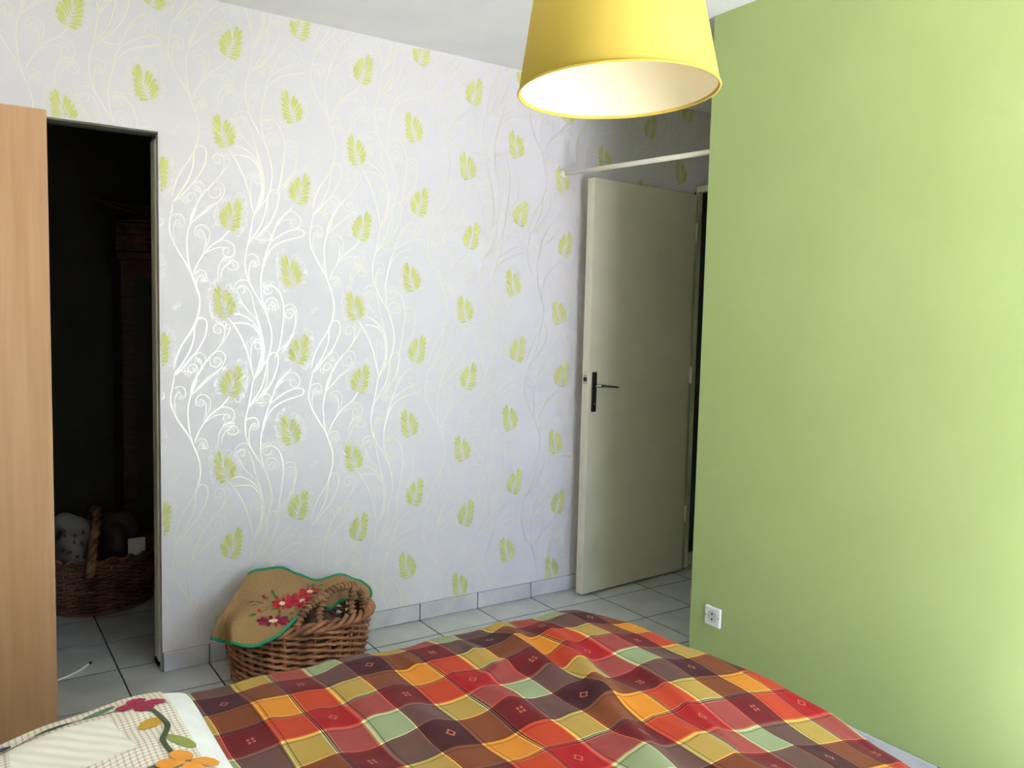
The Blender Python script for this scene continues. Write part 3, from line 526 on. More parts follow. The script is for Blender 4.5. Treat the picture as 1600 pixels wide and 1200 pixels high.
def relief(x, y):
    z = 0
    for P, A, wd in RIDGES:
        best = 9; tt = 0; n = len(P)-1
        for k in range(n):
            d, t = segd((x, y), P[k], P[k+1])
            if d < best: best, tt = d, (k+t)/n
        z += A*math.exp(-(best/wd)**2)*(.35+.65*math.sin(PI*min(1, max(0, tt*.8+.12))))
    z -= .30*sm((-y-5.6)/1.5)*sm((x-1.2)/2.4)          # the cover sags towards the near foot corner
    z += .024*(1-abs(math.sin(PI*(x+.16*y+.05*math.sin(2.1*y))/.66)))**1.6*(.5+.5*math.sin(1.3*y+2.2*x))
    z += .014*math.sin(x*4.1+y*2.3+.6)*math.sin(y*3.3-x*1.7)+.012*math.sin(x*8.3+1.3*math.sin(y*2.2))+.008*math.sin(y*9+2*math.sin(x*3))
    return z
def rrect(x, y):
    """distance outside a rounded rectangle and its outward direction"""
    x = x-.38*sm((-y-5.2)/1.6)
    x0, x1, y0, y1 = -9, QX, QY1, QY0
    cx, cy = (x0+x1)/2, (y0+y1)/2; px, py = x-cx, y-cy; hx, hy = (x1-x0)/2, (y1-y0)/2
    r = .55 if py > 0 else .8
    qx, qy = abs(px)-hx+r, abs(py)-hy+r
    if qx > 0 and qy > 0:
        l = math.hypot(qx, qy); return l-r, math.copysign(qx/l, px), math.copysign(qy/l, py)
    if qx > qy: return qx-r, math.copysign(1, px), 0
    return qy-r, 0, math.copysign(1, py)
def spread(x, y):
    d, nx, ny = rrect(x, y); z = 1.45+.05*(1-max(0, min(1, 1+d/.5))**2)+relief(x, y)*(1 if d < 0 else max(.6, 1-d*.6))
    R = .30
    e = max(0, 3.0-QX)  # keeps the foot edge plump
    if d > 0:
        th = min(d/R, 1.45); g = R*math.sin(th); h = R*(1-math.cos(th)); rest = max(0, d-R*1.45)
        g += rest*.10; h += rest*.99
        fl = .05*rest*math.sin(7*(x*ny-y*nx)+2)
        return (x-nx*d+nx*(g+fl), y-ny*d+ny*(g+fl), z-h)
    return (x, y, z)
X0, CW, RW = -1.12, .30, .345; Y0 = -4.36+2.5*RW      # column 0 and row 0 begin here
nc, y_a, y_b = 17.0, -3.45, -8.3
LEFT = -.25
def qf(u, v): return spread(X0+(LEFT+u*nc)*CW, y_a+(y_b-y_a)*v)
def quv(u, v): return (LEFT+u*nc+4, ((Y0-(y_a+(y_b-y_a)*v))/RW)-2+4)
qs = obj('bedspread', MB().grid(270, 240, lambda u, v: qf(u, 1-v), lambda u, v: quv(u, 1-v)), M['check'], at=(1, -5.8, 1.5), smooth=True, solid=.03,
    label='multicoloured checked bedspread in red, orange, brown and green on the bed', cat='bedspread')
hem = MB().tube([tuple(Vector(qf(0, v/60))+Vector((-.005, 0, -.008))) for v in range(61)], .011, 6)
obj('hem', hem, mat('dark_green_edge', (74,84,52), .85), qs, smooth=True)

# pillow with patchwork sham
pc, pa, pb = (-2.155, -5.18), 1.02, 1.17
SHEAR = .165
def lean(x): d = x-pc[0]-pa; return SHEAR*d-.10*d*d
def pz(x, y):
    u = min(1, abs((x-pc[0])/pa)); v = min(1, abs((y-lean(x)-pc[1])/pb))
    w_ = .010*math.sin(x*9+y*5)+.008*math.sin(y*13-x*4)
    return 1.50+(.255+w_)*(max(0, 1-u**3.2)**.55)*(max(0, 1-v**3.2)**.55)
def ang(x, y):
    a = .05; return (pc[0]+(x-pc[0])*math.cos(a)-(y-pc[1])*math.sin(a), pc[1]+(x-pc[0])*math.sin(a)+(y-pc[1])*math.cos(a))
def sq(t): return math.sin((t*2-1)*PI/2)
def ptop(u, v):
    x, y = pc[0]+sq(u)*pa, pc[1]+sq(v)*pb; y0 = y; zz = pz(x, y+lean(x))
    k = 1-.05*(1-abs(sq(v))**2); k2 = 1-.04*(1-abs(sq(u))**2)
    q = 1-.055*(sq(u)*sq(v))**4; X = pc[0]+(x-pc[0])*k*q; return (X, pc[1]+(y-pc[1])*k2*q+lean(X), zz)
def pbot(u, v):
    x, y, z = ptop(u, v); return (x, y, 1.50-.19*(z-1.5)/.24)
pil = thing('pillow', (pc[0], pc[1], 1.45), 'white patchwork pillow with appliqued flowers at the head of the bed', 'pillow')
obj('cover', MB().grid(40, 40, ptop), M['sheet'], pil, smooth=True)
obj('underside', MB().grid(24, 24, lambda u, v: pbot(1-u, v)), M['sheet'], pil, smooth=True)
def patch(name, poly, dz, mt, n=26, uvs=None):
    """cloth patch lying on the pillow: fills a four-cornered area"""
    A, B, Cc, D = poly
    def f(u, v):
        x = (A[0]*(1-u)+B[0]*u)*(1-v)+(D[0]*(1-u)+Cc[0]*u)*v; y = (A[1]*(1-u)+B[1]*u)*(1-v)+(D[1]*(1-u)+Cc[1]*u)*v
        return (x, y, pz(x, y)+dz)
    return obj(name, MB().grid(n, n, f, uvs), mt, pil, smooth=True)
patch('gingham_border', [(-3.02,-4.17+lean(-3.02)),(-1.40,-4.17+lean(-1.4)),(-1.39,-6.2+lean(-1.39)),(-3.02,-6.2+lean(-3.02))], .006, M['gingham'], 40, lambda u, v: (u*44, v*54))
patch('quilted_patch', [(-2.40,-4.80),(-1.83,-4.73),(-1.74,-5.30),(-2.40,-5.45)], .010, M['quilted'], 24)
def applique(name, pts, col, k=.013):
    cx = sum(p[0] for p in pts)/len(pts); cy = sum(p[1] for p in pts)/len(pts); mb = MB()
    rings = [(0, .001)]+[(.45, .001), (.8, .0005), (1, 0)]
    ns = len(pts); mb.v.append((cx, cy, pz(cx, cy)+k))
    for q, dz in rings[1:]:
        for x, y in pts:
            X, Y = cx+(x-cx)*q, cy+(y-cy)*q; mb.v.append((X, Y, pz(X, Y)+k+dz))
    for j in range(ns): mb.f.append((0, 1+j, 1+(j+1) % ns))
    for r_ in range(2):
        for j in range(ns): mb.f.append((1+r_*ns+j, 1+(r_+1)*ns+j, 1+(r_+1)*ns+(j+1) % ns, 1+r_*ns+(j+1) % ns))
    return obj(name, mb, mat('applique', col, .85), pil, smooth=True)
def petal(c, d, l, wd):
    a = math.atan2(d[1], d[0]); o_ = []
    for u, v in [(0,.2),(.15,.6),(.4,.95),(.65,1),(.88,.7),(1,.0),(.88,-.7),(.65,-1),(.4,-.95),(.15,-.6),(0,-.2)]:
        o_.append((c[0]+math.cos(a)*l*u-math.sin(a)*wd*v, c[1]+math.sin(a)*l*u+math.cos(a)*wd*v))
    return o_
fc = (-1.60, -4.59)
for a, l in ((98, .14), (0, .155), (180, .148), (-84, .142)): applique('petal', petal((fc[0]+.016*math.cos(math.radians(a)), fc[1]+.016*math.sin(math.radians(a))), (math.cos(math.radians(a)), math.sin(math.radians(a))), l, .066), (158,26,70), .016)
fo = (-1.50, -5.56)
for a in (98, 0, 180, -84): applique('petal', petal((fo[0]+.016*math.cos(math.radians(a)), fo[1]+.016*math.sin(math.radians(a))), (math.cos(math.radians(a)), math.sin(math.radians(a))), .17, .07), (226,150,52), .018)
def strip(name, P, wd, col):
    P = [Vector(p) for p in spline([list(p) for p in P], 5)]; mb = MB(); n = len(P)
    for i, p in enumerate(P):
        t = (P[min(i+1, n-1)]-P[max(i-1, 0)]).normalized(); q = Vector((-t.y, t.x))*wd
        for s_ in (1, 0, -1): X = p+q*s_; mb.v.append((X.x, X.y, pz(X.x, X.y)+.014+.004*(s_ == 0)))
    for i in range(n-1):
        for j in range(2): mb.f.append((i*3+j, i*3+j+1, i*3+j+4, i*3+j+3))
    return obj(name, mb, mat('applique_stem', col, .85), pil, smooth=True)
strip('stem', [(-1.583,-4.66),(-1.533,-4.80),(-1.499,-4.97),(-1.547,-5.136),(-1.58,-5.245),(-1.555,-5.42)], .018, (76,84,48))
strip('stem', [(-1.70,-4.60),(-1.85,-4.63),(-2.03,-4.66),(-2.24,-4.72)], .006, (90,96,58))
strip('stem', [(-2.24,-4.72),(-2.4,-4.85),(-2.6,-5.1),(-2.7,-5.4)], .006, (90,96,58))
for nm, a, b, wd, col in [('leaf',(-1.675,-4.99),(-1.525,-4.86),.058,(190,148,44)),('leaf',(-1.555,-5.14),(-1.40,-5.33),.055,(134,144,70)),('leaf',(-1.96,-4.60),(-1.74,-4.47),.036,(92,124,104)),('leaf',(-2.25,-4.70),(-2.02,-4.64),.028,(52,84,52)),('leaf',(-2.55,-4.82),(-2.38,-4.74),.05,(52,64,92)),('leaf',(-1.75,-5.56),(-1.58,-5.58),.05,(84,98,92))]:
    v = Vector(b)-Vector(a); applique(nm, petal(a, v, v.length, wd), col, .010)

# ---------------------------------------------------------------- wicker baskets
def supell(a, b, t, n=2.3):
    c, s_ = math.cos(t), math.sin(t)
    return (math.copysign(abs(c)**(2/n), c)*a, math.copysign(abs(s_)**(2/n), s_)*b)
def weave(root, cx, cy, prof, rows, stakes, amp, rad, mt, slant=0, segs=None, single=None, ns=6):
    """woven wall: one closed rod per row going in and out of the stakes; prof(h) -> a, b, z"""
    segs = segs or stakes*4; outs = []
    for r_ in range(rows):
        h = (r_+.5)/rows; a, b, z = prof(h); P = []
        for k in range(segs):
            t = 2*PI*k/segs; w_ = math.sin(stakes/2*t+PI*r_)
            x, y = supell(a+amp*w_, b+amp*w_, t)
            P.append((cx+x, cy+y, z+slant*math.sin(stakes/2*t+PI*r_+1.2)+.006*math.sin(3*t+r_*2)))
        mb = single or MB(); mb.tube(P, rad*(.9+.25*random.random()), ns, True)
        if not single: outs.append(obj('willow_rod', mb, mt, root, smooth=True))
    return outs
bk = thing('wicker_basket', (.9, -.78, 0), 'honey brown wicker basket standing on the floor against the papered wall', 'basket')
bcx, bcy, bz = .92, -.76, .68
def bprof(h):
    return (.80+.10*h, .46+.06*h, .03+(bz-.05)*h)
weave(bk, bcx, bcy, bprof, 16, 34, .025, .0205, M['wicker'], .020)
for k in range(34):
    t = 2*PI*(k+.5)/34; P = []
    for h in (0, .33, .66, 1):
        a, b, z = bprof(h); x, y = supell(a, b, t); P.append((bcx+x, bcy+y, z))
    obj('stake', MB().tube(P, .019, 5), M['wicker'], bk, smooth=True)
bm_ = MB()
for z_ in (.02, .05): bm_.poly([(bcx+supell(.8, .46, 2*PI*k/40)[0], bcy+supell(.8, .46, 2*PI*k/40)[1], z_) for k in range(40)][::(1 if z_ > .03 else -1)])
for k in range(40): bm_.f.append((39-k, 39-(k+1) % 40, 40+(k+1) % 40, 40+k))
obj('base', bm_, M['wickerdark'], bk)
for ph in range(3):                                            # plaited border
    P = []
    for k in range(168):
        t = 2*PI*k/168; q = 13*t+ph*2*PI/3; x, y = supell(.905+.042*math.cos(q), .525+.042*math.cos(q), t)
        P.append((bcx+x, bcy+y, bz+.015+.042*math.sin(q)))
    obj('border_rod', MB().tube(P, .031, 6, True), M['wicker'], bk, smooth=True)
HANDLE = {'main': [(1.104,-1.1,1.0),(1.272,-1.06,1.062),(1.43,-1.02,1.059),(1.548,-.98,1.021)], 'l1': [(1.104,-1.1,1.0),(.938,-1.18,.973),(.809,-1.24,.909),(.714,-1.27,.812),(.694,-1.27,.744),(.756,-1.28,.69)],
 'l2': [(1.104,-1.1,1.0),(1.069,-1.12,.918),(1.032,-1.13,.848),(1.012,-1.17,.771),(1.01,-1.24,.66)], 'r1': [(1.548,-.98,1.021),(1.671,-.92,.893),(1.711,-.9,.767),(1.705,-.93,.613)], 'r2': [(1.511,-1.0,1.033),(1.51,-1.02,.935),(1.478,-1.05,.847),(1.464,-1.12,.70)]}
hroot = thing('handle', (1.3, -1.1, .7)); hroot.parent = bk; hroot.location = Vector((1.3, -1.1, .7))*S-origin(bk)
for k, P in HANDLE.items():
    Q = spline([list(p) for p in P], 14)
    obj('core_rod', MB().tube(Q, .038, 8), M['rope'], hroot, smooth=True)
    hx = []; L = 0; n0 = None
    for i in range(len(Q)-1):
        a, b = Vector(Q[i]), Vector(Q[i+1]); t = (b-a).normalized()
        if n0 is None: n0 = t.orthogonal().normalized()
        for s_ in range(4):
            p = a.lerp(b, s_/4); n0 = (n0-t*n0.dot(t)).normalized(); bn = t.cross(n0)
            an = (L+(b-a).length*s_/4)*2*PI/.056; hx.append(tuple(p+(n0*math.cos(an)+bn*math.sin(an))*.043))
        L += (b-a).length
    obj('binding', MB().tube(hx, .0155, 5), M['rope'], hroot, smooth=True)
mirror = Vector((0, 0, 0))
hr2 = thing('handle', (1.0, -.3, .7)); hr2.parent = bk; hr2.location = Vector((.6, -.35, .7))*S-origin(bk)
Q = spline([[.30,-.27,.66],[.36,-.34,.80],[.6,-.42,.90],[.9,-.42,.90],[1.12,-.34,.80],[1.2,-.27,.66]], 8)
obj('core_rod', MB().tube(Q, .038, 8), M['rope'], hr2, smooth=True)

def lump(name, c, r, mt, seed, **kw):
    rnd = random.Random(seed); ph = [rnd.random()*6 for _ in range(6)]; mb = MB()
    def f(u, v):
        t, p = 2*PI*u, PI*(v-.5); x, y, z = math.cos(t)*math.cos(p), math.sin(t)*math.cos(p), math.sin(p)
        k = 1+.10*math.sin(4*x+ph[0]+2*z)+.08*math.sin(6*y+ph[1]+3*x)+.06*math.sin(9*z+ph[2]+4*y)
        return (c[0]+r[0]*x*k, c[1]+r[1]*y*k, c[2]+r[2]*z*k)
    mb.grid(36, 20, f); return obj(name, mb, mt, smooth=True, at=c, **kw)
lump('folded_fabric', (.84, -.74, .40), (.58, .27, .31), mat('taupe_filler', (112,88,72), .9), 5, label='taupe filler fabric added inside the front wicker basket to darken its gaps', cat='fabric')  # added bundle, keeps bright floor from showing through the weave

# embroidered linen cloth thrown over the basket
CLOTH=[[(0.368,-0.3,1.113),(0.422,-0.29,1.167),(0.603,-0.28,1.201),(0.856,-0.28,1.163),(1.057,-0.28,1.063),(1.323,-0.28,0.946),(1.628,-0.35,0.979),(1.879,-0.42,0.882)],[(0.152,-0.56,1.004),(0.222,-0.52,1.021),(0.467,-0.5,1.091),(0.754,-0.5,1.058),(1.008,-0.5,1.003),(1.269,-0.5,0.932),(1.612,-0.5,0.95),(1.971,-0.55,0.803)],[(-0.065,-0.87,0.905),(0.038,-0.79,0.9),(0.246,-0.8,0.985),(0.547,-0.8,0.987),(0.804,-0.8,0.957),(1.041,-0.8,0.944),(1.463,-0.68,0.923),(1.91,-0.6,0.679)],[(-0.188,-1.0,0.776),(-0.055,-0.9,0.769),(-0.014,-1.16,0.897),(0.271,-1.1,0.863),(0.529,-1.1,0.861),(0.744,-1.05,0.88),(0.988,-0.98,0.965),(1.504,-0.78,0.803)],[(-0.224,-1.02,0.716),(-0.055,-0.97,0.621),(-0.077,-1.33,0.73),(0.192,-1.4,0.665),(0.436,-1.38,0.735),(0.677,-1.28,0.858),(0.968,-1.05,0.948),(1.267,-0.88,0.75)]]
def csurf(s_, t):
    p = along([along(r_, s_) for r_ in CLOTH], t); s_ = max(0, s_-1); w_ = .012*math.sin(2.1*s_+1.4*t)*math.sin(1.7*t-.6*s_)+.008*math.sin(4.2*s_-2.0*t)
    return [p[0], p[1]-w_*.6, p[2]+w_]
def cn(s_, t, k):
    p = Vector(csurf(s_, t)); a = Vector(csurf(min(7, s_+.05), t))-Vector(csurf(max(0, s_-.05), t)); b = Vector(csurf(s_, min(4, t+.05)))-Vector(csurf(s_, max(0, t-.05)))
    n = a.cross(b).normalized(); n = -n if n.z < 0 else n
    return tuple(p+n*k)
cloth = obj('embroidered_cloth', MB().grid(84, 48, lambda u, v: csurf(u*7, 4-v*4)), M['linen'], at=(.8, -.8, .9), smooth=True, solid=.012,
    label='tan linen cloth with red embroidered flowers and green edging draped over the front basket', cat='cloth')
edge = [csurf(.9+6.1*k/60, 0) for k in range(60)]+[csurf(7, 4*k/36) for k in range(36)]+[csurf(7-7*k/72, 4) for k in range(73)]
obj('green_hem', MB().tube(edge, .019, 6), M['hem'], cloth, smooth=True, label='green fabric edging')
EMB=[('red',[(3.928,2.433),(4.142,2.52),(4.393,2.589),(4.502,2.564),(4.483,2.495),(4.337,2.407),(4.141,2.338),(3.99,2.351),(3.899,2.398)]),('crimson',[(3.925,2.473),(4.112,2.595),(4.343,2.711),(4.492,2.737),(4.528,2.699),(4.42,2.603),(4.232,2.498),(4.043,2.451),(3.912,2.443)]),('red',[(3.843,2.477),(3.884,2.563),(3.956,2.657),(4.062,2.714),(4.148,2.73),(4.174,2.692),(4.13,2.618),(3.995,2.532),(3.866,2.47)]),('crimson',[(3.733,2.442),(3.64,2.448),(3.579,2.485),(3.616,2.562),(3.686,2.63),(3.772,2.665),(3.846,2.659),(3.831,2.571),(3.774,2.469)]),('red',[(3.649,2.398),(3.489,2.354),(3.34,2.34),(3.297,2.393),(3.325,2.459),(3.418,2.516),(3.542,2.547),(3.633,2.502),(3.681,2.43)]),('crimson',[(3.616,2.351),(3.44,2.262),(3.261,2.193),(3.172,2.207),(3.164,2.259),(3.249,2.333),(3.39,2.401),(3.532,2.408),(3.637,2.383)]),('red',[(3.656,2.323),(3.545,2.215),(3.42,2.115),(3.328,2.092),(3.288,2.119),(3.32,2.189),(3.409,2.274),(3.54,2.325),(3.655,2.346)]),('crimson',[(3.758,2.34),(3.798,2.296),(3.799,2.228),(3.722,2.15),(3.638,2.1),(3.572,2.098),(3.545,2.141),(3.617,2.234),(3.719,2.326)]),('red',[(3.86,2.381),(4.006,2.409),(4.141,2.405),(4.145,2.329),(4.08,2.244),(3.973,2.184),(3.863,2.171),(3.82,2.251),(3.821,2.348)]),('cream',[(3.942,2.419),(3.955,2.488),(3.857,2.503),(3.715,2.462),(3.611,2.388),(3.601,2.321),(3.689,2.299),(3.83,2.338)]),('crimson',[(5.226,2.579),(5.745,3.802),(5.787,4.025),(5.898,4.025),(6.011,4.025),(6.014,4.025),(6.022,3.527),(5.911,3.295),(5.703,3.012)]),('red',[(5.694,3.241),(5.63,3.641),(5.581,4.023),(5.624,4.025),(5.681,4.025),(5.735,4.025),(5.775,4.025),(5.778,3.612),(5.509,2.859)]),('crimson',[(4.993,2.5),(4.997,2.586),(5.104,2.754),(5.434,3.39),(5.444,3.623),(5.485,3.759),(5.553,3.775),(5.631,3.527),(5.625,3.075)]),('red',[(4.826,2.402),(4.644,2.364),(4.506,2.38),(4.547,2.483),(4.67,2.594),(4.847,2.691),(5.019,2.753),(4.997,2.623),(4.9,2.458)]),('crimson',[(4.706,2.309),(4.442,2.194),(4.205,2.131),(4.124,2.18),(4.15,2.262),(4.29,2.354),(4.505,2.431),(4.672,2.419),(4.758,2.361)]),('red',[(4.68,2.24),(4.443,2.067),(4.223,1.923),(4.098,1.913),(4.06,1.97),(4.13,2.076),(4.301,2.195),(4.525,2.257),(4.701,2.282)]),('crimson',[(4.763,2.231),(4.671,2.079),(4.552,1.902),(4.413,1.808),(4.319,1.797),(4.3,1.871),(4.355,1.994),(4.534,2.127),(4.735,2.239)]),('red',[(4.91,2.299),(4.999,2.283),(5.022,2.206),(4.919,2.043),(4.804,1.899),(4.698,1.848),(4.634,1.895),(4.705,2.073),(4.843,2.254)]),('crimson',[(5.059,2.411),(5.882,3.494),(5.957,3.752),(6.102,3.418),(6.06,3.025),(5.223,2.271),(5.034,2.143),(4.979,2.22),(4.988,2.342)]),('cream',[(5.789,3.146),(5.739,3.413),(5.451,2.899),(4.886,2.469),(4.689,2.321),(4.634,2.208),(4.734,2.183),(4.927,2.277)]),('crimson',[(4.959,1.828),(5.131,2.056),(5.54,2.448),(5.925,2.725),(5.848,2.605),(5.386,2.186),(5.187,1.921),(5.04,1.793),(4.941,1.774)]),('red',[(4.848,1.79),(4.84,1.866),(4.865,1.962),(4.947,2.053),(5.028,2.111),(5.076,2.116),(5.072,2.06),(4.984,1.926),(4.879,1.802)]),('crimson',[(4.73,1.725),(4.593,1.692),(4.473,1.715),(4.459,1.816),(4.508,1.916),(4.611,1.987),(4.728,2.014),(4.774,1.92),(4.77,1.777)]),('red',[(4.651,1.662),(4.449,1.584),(4.25,1.563),(4.157,1.632),(4.153,1.717),(4.253,1.795),(4.425,1.848),(4.585,1.804),(4.682,1.715)]),('crimson',[(4.642,1.602),(4.451,1.471),(4.265,1.394),(4.162,1.432),(4.14,1.507),(4.218,1.601),(4.373,1.687),(4.544,1.692),(4.665,1.654)]),('red',[(4.713,1.573),(4.622,1.407),(4.53,1.27),(4.46,1.263),(4.423,1.318),(4.441,1.419),(4.51,1.531),(4.62,1.59),(4.715,1.612)]),('crimson',[(4.839,1.631),(4.919,1.638),(4.963,1.584),(4.914,1.421),(4.845,1.274),(4.774,1.208),(4.717,1.234),(4.735,1.398),(4.798,1.581)]),('red',[(4.937,1.705),(5.107,1.835),(5.28,1.969),(5.318,1.9),(5.272,1.727),(5.158,1.515),(5.024,1.387),(4.94,1.489),(4.901,1.64)]),('cream',[(4.992,1.742),(4.996,1.838),(4.891,1.841),(4.735,1.772),(4.625,1.673),(4.629,1.582),(4.737,1.546),(4.885,1.61)]),('crimson',[(4.013,3.322),(4.228,3.491),(4.471,3.726),(4.649,3.882),(4.73,3.896),(4.684,3.716),(4.524,3.473),(4.243,3.331),(4.013,3.291)]),('plum',[(3.956,3.338),(4.093,3.499),(4.258,3.691),(4.401,3.809),(4.478,3.827),(4.458,3.703),(4.351,3.513),(4.145,3.373),(3.964,3.311)]),('crimson',[(3.837,3.311),(3.832,3.4),(3.851,3.494),(3.916,3.551),(3.981,3.569),(4.023,3.532),(4.028,3.456),(3.953,3.366),(3.862,3.302)]),('plum',[(3.717,3.252),(3.609,3.237),(3.506,3.252),(3.467,3.312),(3.473,3.371),(3.528,3.41),(3.613,3.421),(3.689,3.361),(3.735,3.279)]),('crimson',[(3.631,3.204),(3.456,3.148),(3.266,3.122),(3.149,3.158),(3.112,3.209),(3.175,3.257),(3.311,3.292),(3.489,3.273),(3.638,3.232)]),('plum',[(3.605,3.162),(3.408,3.071),(3.183,3.005),(3.036,3.013),(2.986,3.054),(3.057,3.116),(3.212,3.176),(3.423,3.194),(3.607,3.19)]),('crimson',[(3.651,3.14),(3.502,3.025),(3.317,2.928),(3.189,2.914),(3.144,2.945),(3.198,3.014),(3.319,3.095),(3.492,3.143),(3.647,3.166)]),('plum',[(3.764,3.153),(3.747,3.059),(3.692,2.963),(3.61,2.922),(3.552,2.925),(3.539,2.973),(3.564,3.045),(3.649,3.113),(3.741,3.163)]),('crimson',[(3.891,3.211),(4.012,3.236),(4.136,3.232),(4.175,3.155),(4.144,3.069),(4.054,3.013),(3.953,3.004),(3.9,3.085),(3.87,3.181)]),('plum',[(3.986,3.272),(4.192,3.38),(4.431,3.514),(4.597,3.555),(4.666,3.503),(4.595,3.36),(4.398,3.224),(4.155,3.207),(3.978,3.238)]),('cream',[(4.058,3.317),(3.982,3.356),(3.807,3.322),(3.64,3.249),(3.567,3.174),(3.626,3.127),(3.791,3.139),(3.976,3.218)]),('red',[(4.579,2.683),(4.302,2.42),(4.004,2.139),(3.796,1.964),(3.68,1.916),(3.69,2.019),(3.83,2.213),(4.155,2.46),(4.541,2.688)]),('crimson',[(3.982,2.208),(4.143,2.192),(4.288,2.128),(4.291,1.994),(4.226,1.875),(4.112,1.829),(3.991,1.864),(3.936,2.017),(3.937,2.172)]),('crimson',[(4.597,2.565),(4.475,2.416),(4.311,2.267),(4.15,2.2),(4.052,2.201),(4.043,2.271),(4.123,2.381),(4.332,2.49),(4.564,2.578)]),('crimson',[(2.78,2.074),(2.726,1.963),(2.652,1.841),(2.574,1.777),(2.525,1.769),(2.525,1.825),(2.57,1.919),(2.668,2.016),(2.768,2.086)]),('red',[(2.986,2.721),(2.986,2.665),(2.955,2.598),(2.88,2.549),(2.816,2.53),(2.786,2.55),(2.794,2.598),(2.871,2.665),(2.961,2.721)]),('green',[(3.297,2.142),(3.153,1.932),(2.98,1.667),(2.835,1.49),(2.757,1.438),(2.771,1.535),(2.871,1.735),(3.073,1.975),(3.28,2.151)]),('green',[(3.274,2.152),(3.321,2.128),(3.35,2.082),(3.324,2.017),(3.281,1.968),(3.233,1.955),(3.196,1.979),(3.21,2.057),(3.25,2.137)]),('green',[(2.873,2.126),(2.878,2.073),(2.865,2.003),(2.819,1.94),(2.775,1.905),(2.747,1.915),(2.743,1.963),(2.79,2.045),(2.854,2.12)]),('green',[(4.088,3.05),(4.092,2.948),(4.04,2.82),(3.938,2.72),(3.86,2.677),(3.836,2.705),(3.863,2.788),(3.963,2.918),(4.06,3.042)]),('green',[(3.395,2.633),(3.511,2.659),(3.639,2.675),(3.71,2.66),(3.722,2.634),(3.665,2.606),(3.566,2.587),(3.462,2.598),(3.384,2.62)]),('green',[(4.717,3.176),(4.823,3.31),(4.92,3.443),(4.987,3.463),(5.021,3.411),(4.995,3.291),(4.907,3.161),(4.794,3.125),(4.707,3.139)]),('green',[(4.74,3.636),(4.776,3.761),(4.828,3.897),(4.88,3.957),(4.909,3.947),(4.905,3.862),(4.876,3.747),(4.812,3.661),(4.747,3.614)]),('green',[(2.587,2.813),(2.696,2.843),(2.808,2.854),(2.859,2.819),(2.855,2.773),(2.793,2.733),(2.701,2.711),(2.623,2.743),(2.572,2.791)]),('green',[(5.487,2.007),(5.304,1.72),(5.128,1.454),(5.037,1.394),(5.019,1.438),(5.087,1.565),(5.222,1.761),(5.381,1.938),(5.512,2.055)]),('green',[(2.974,2.629),(2.995,2.668),(3.027,2.71),(3.068,2.733),(3.096,2.738),(3.102,2.721),(3.085,2.689),(3.035,2.654),(2.983,2.626)]),('teal',[(4.471,1.264),(4.6,1.215),(4.736,1.13),(4.814,1.01),(4.839,0.914),(4.789,0.884),(4.681,0.938),(4.552,1.095),(4.459,1.24)]),('teal',[(4.947,1.291),(5.034,1.268),(5.123,1.223),(5.163,1.112),(5.166,1.007),(5.122,0.945),(5.047,0.956),(4.971,1.096),(4.931,1.256)]),('teal',[(4.505,1.181),(4.466,1.073),(4.425,0.958),(4.389,0.895),(4.364,0.887),(4.36,0.939),(4.382,1.025),(4.439,1.118),(4.5,1.19)]),('teal',[(4.668,1.149),(4.675,1.042),(4.685,0.908),(4.687,0.794),(4.679,0.741),(4.656,0.78),(4.631,0.884),(4.634,1.025),(4.659,1.144)]),('brown',[(2.032,2.097),(2.159,2.128),(2.286,2.142),(2.356,2.129),(2.374,2.11),(2.33,2.091),(2.24,2.077),(2.125,2.08),(2.023,2.086)]),('brown',[(2.345,2.133),(2.509,2.201),(2.694,2.265),(2.821,2.295),(2.868,2.296),(2.805,2.267),(2.668,2.219),(2.492,2.168),(2.341,2.125)]),('brown',[(2.401,2.356),(2.466,2.358),(2.533,2.35),(2.567,2.33),(2.572,2.312),(2.543,2.302),(2.491,2.303),(2.437,2.324),(2.395,2.349)]),('green',[(2.931,2.763),(3.053,2.695),(3.183,2.605),(3.261,2.529),(3.284,2.492),(3.242,2.514),(3.152,2.58),(3.033,2.678),(2.927,2.759)]),('green',[(2.899,2.52),(3.059,2.506),(3.241,2.478),(3.362,2.446),(3.404,2.426),(3.345,2.429),(3.213,2.451),(3.039,2.486),(2.895,2.516)]),('green',[(3.398,2.156),(3.478,2.107),(3.569,2.042),(3.626,1.982),(3.643,1.949),(3.606,1.96),(3.535,2.007),(3.453,2.084),(3.393,2.151)])]
NAMES = {'green': 'leaf', 'teal': 'leaf', 'brown': 'twig', 'cream': 'flower_centre'}
for col, P in EMB:
    cx = sum(p[0] for p in P)/len(P); cy = sum(p[1] for p in P)/len(P); mb = MB(); n = len(P); k = .008 if col != 'cream' else .011
    mb.v.append(cn(cx, cy, k))
    for q in (.5, 1):
        for a, b in P: mb.v.append(cn(cx+(a-cx)*q, cy+(b-cy)*q, k))
    for j in range(n):
        mb.f.append((0, 1+j, 1+(j+1) % n)); mb.f.append((1+j, 1+n+j, 1+n+(j+1) % n, 1+(j+1) % n))
    obj(NAMES.get(col, 'petal'), mb, M['emb_'+col], cloth)

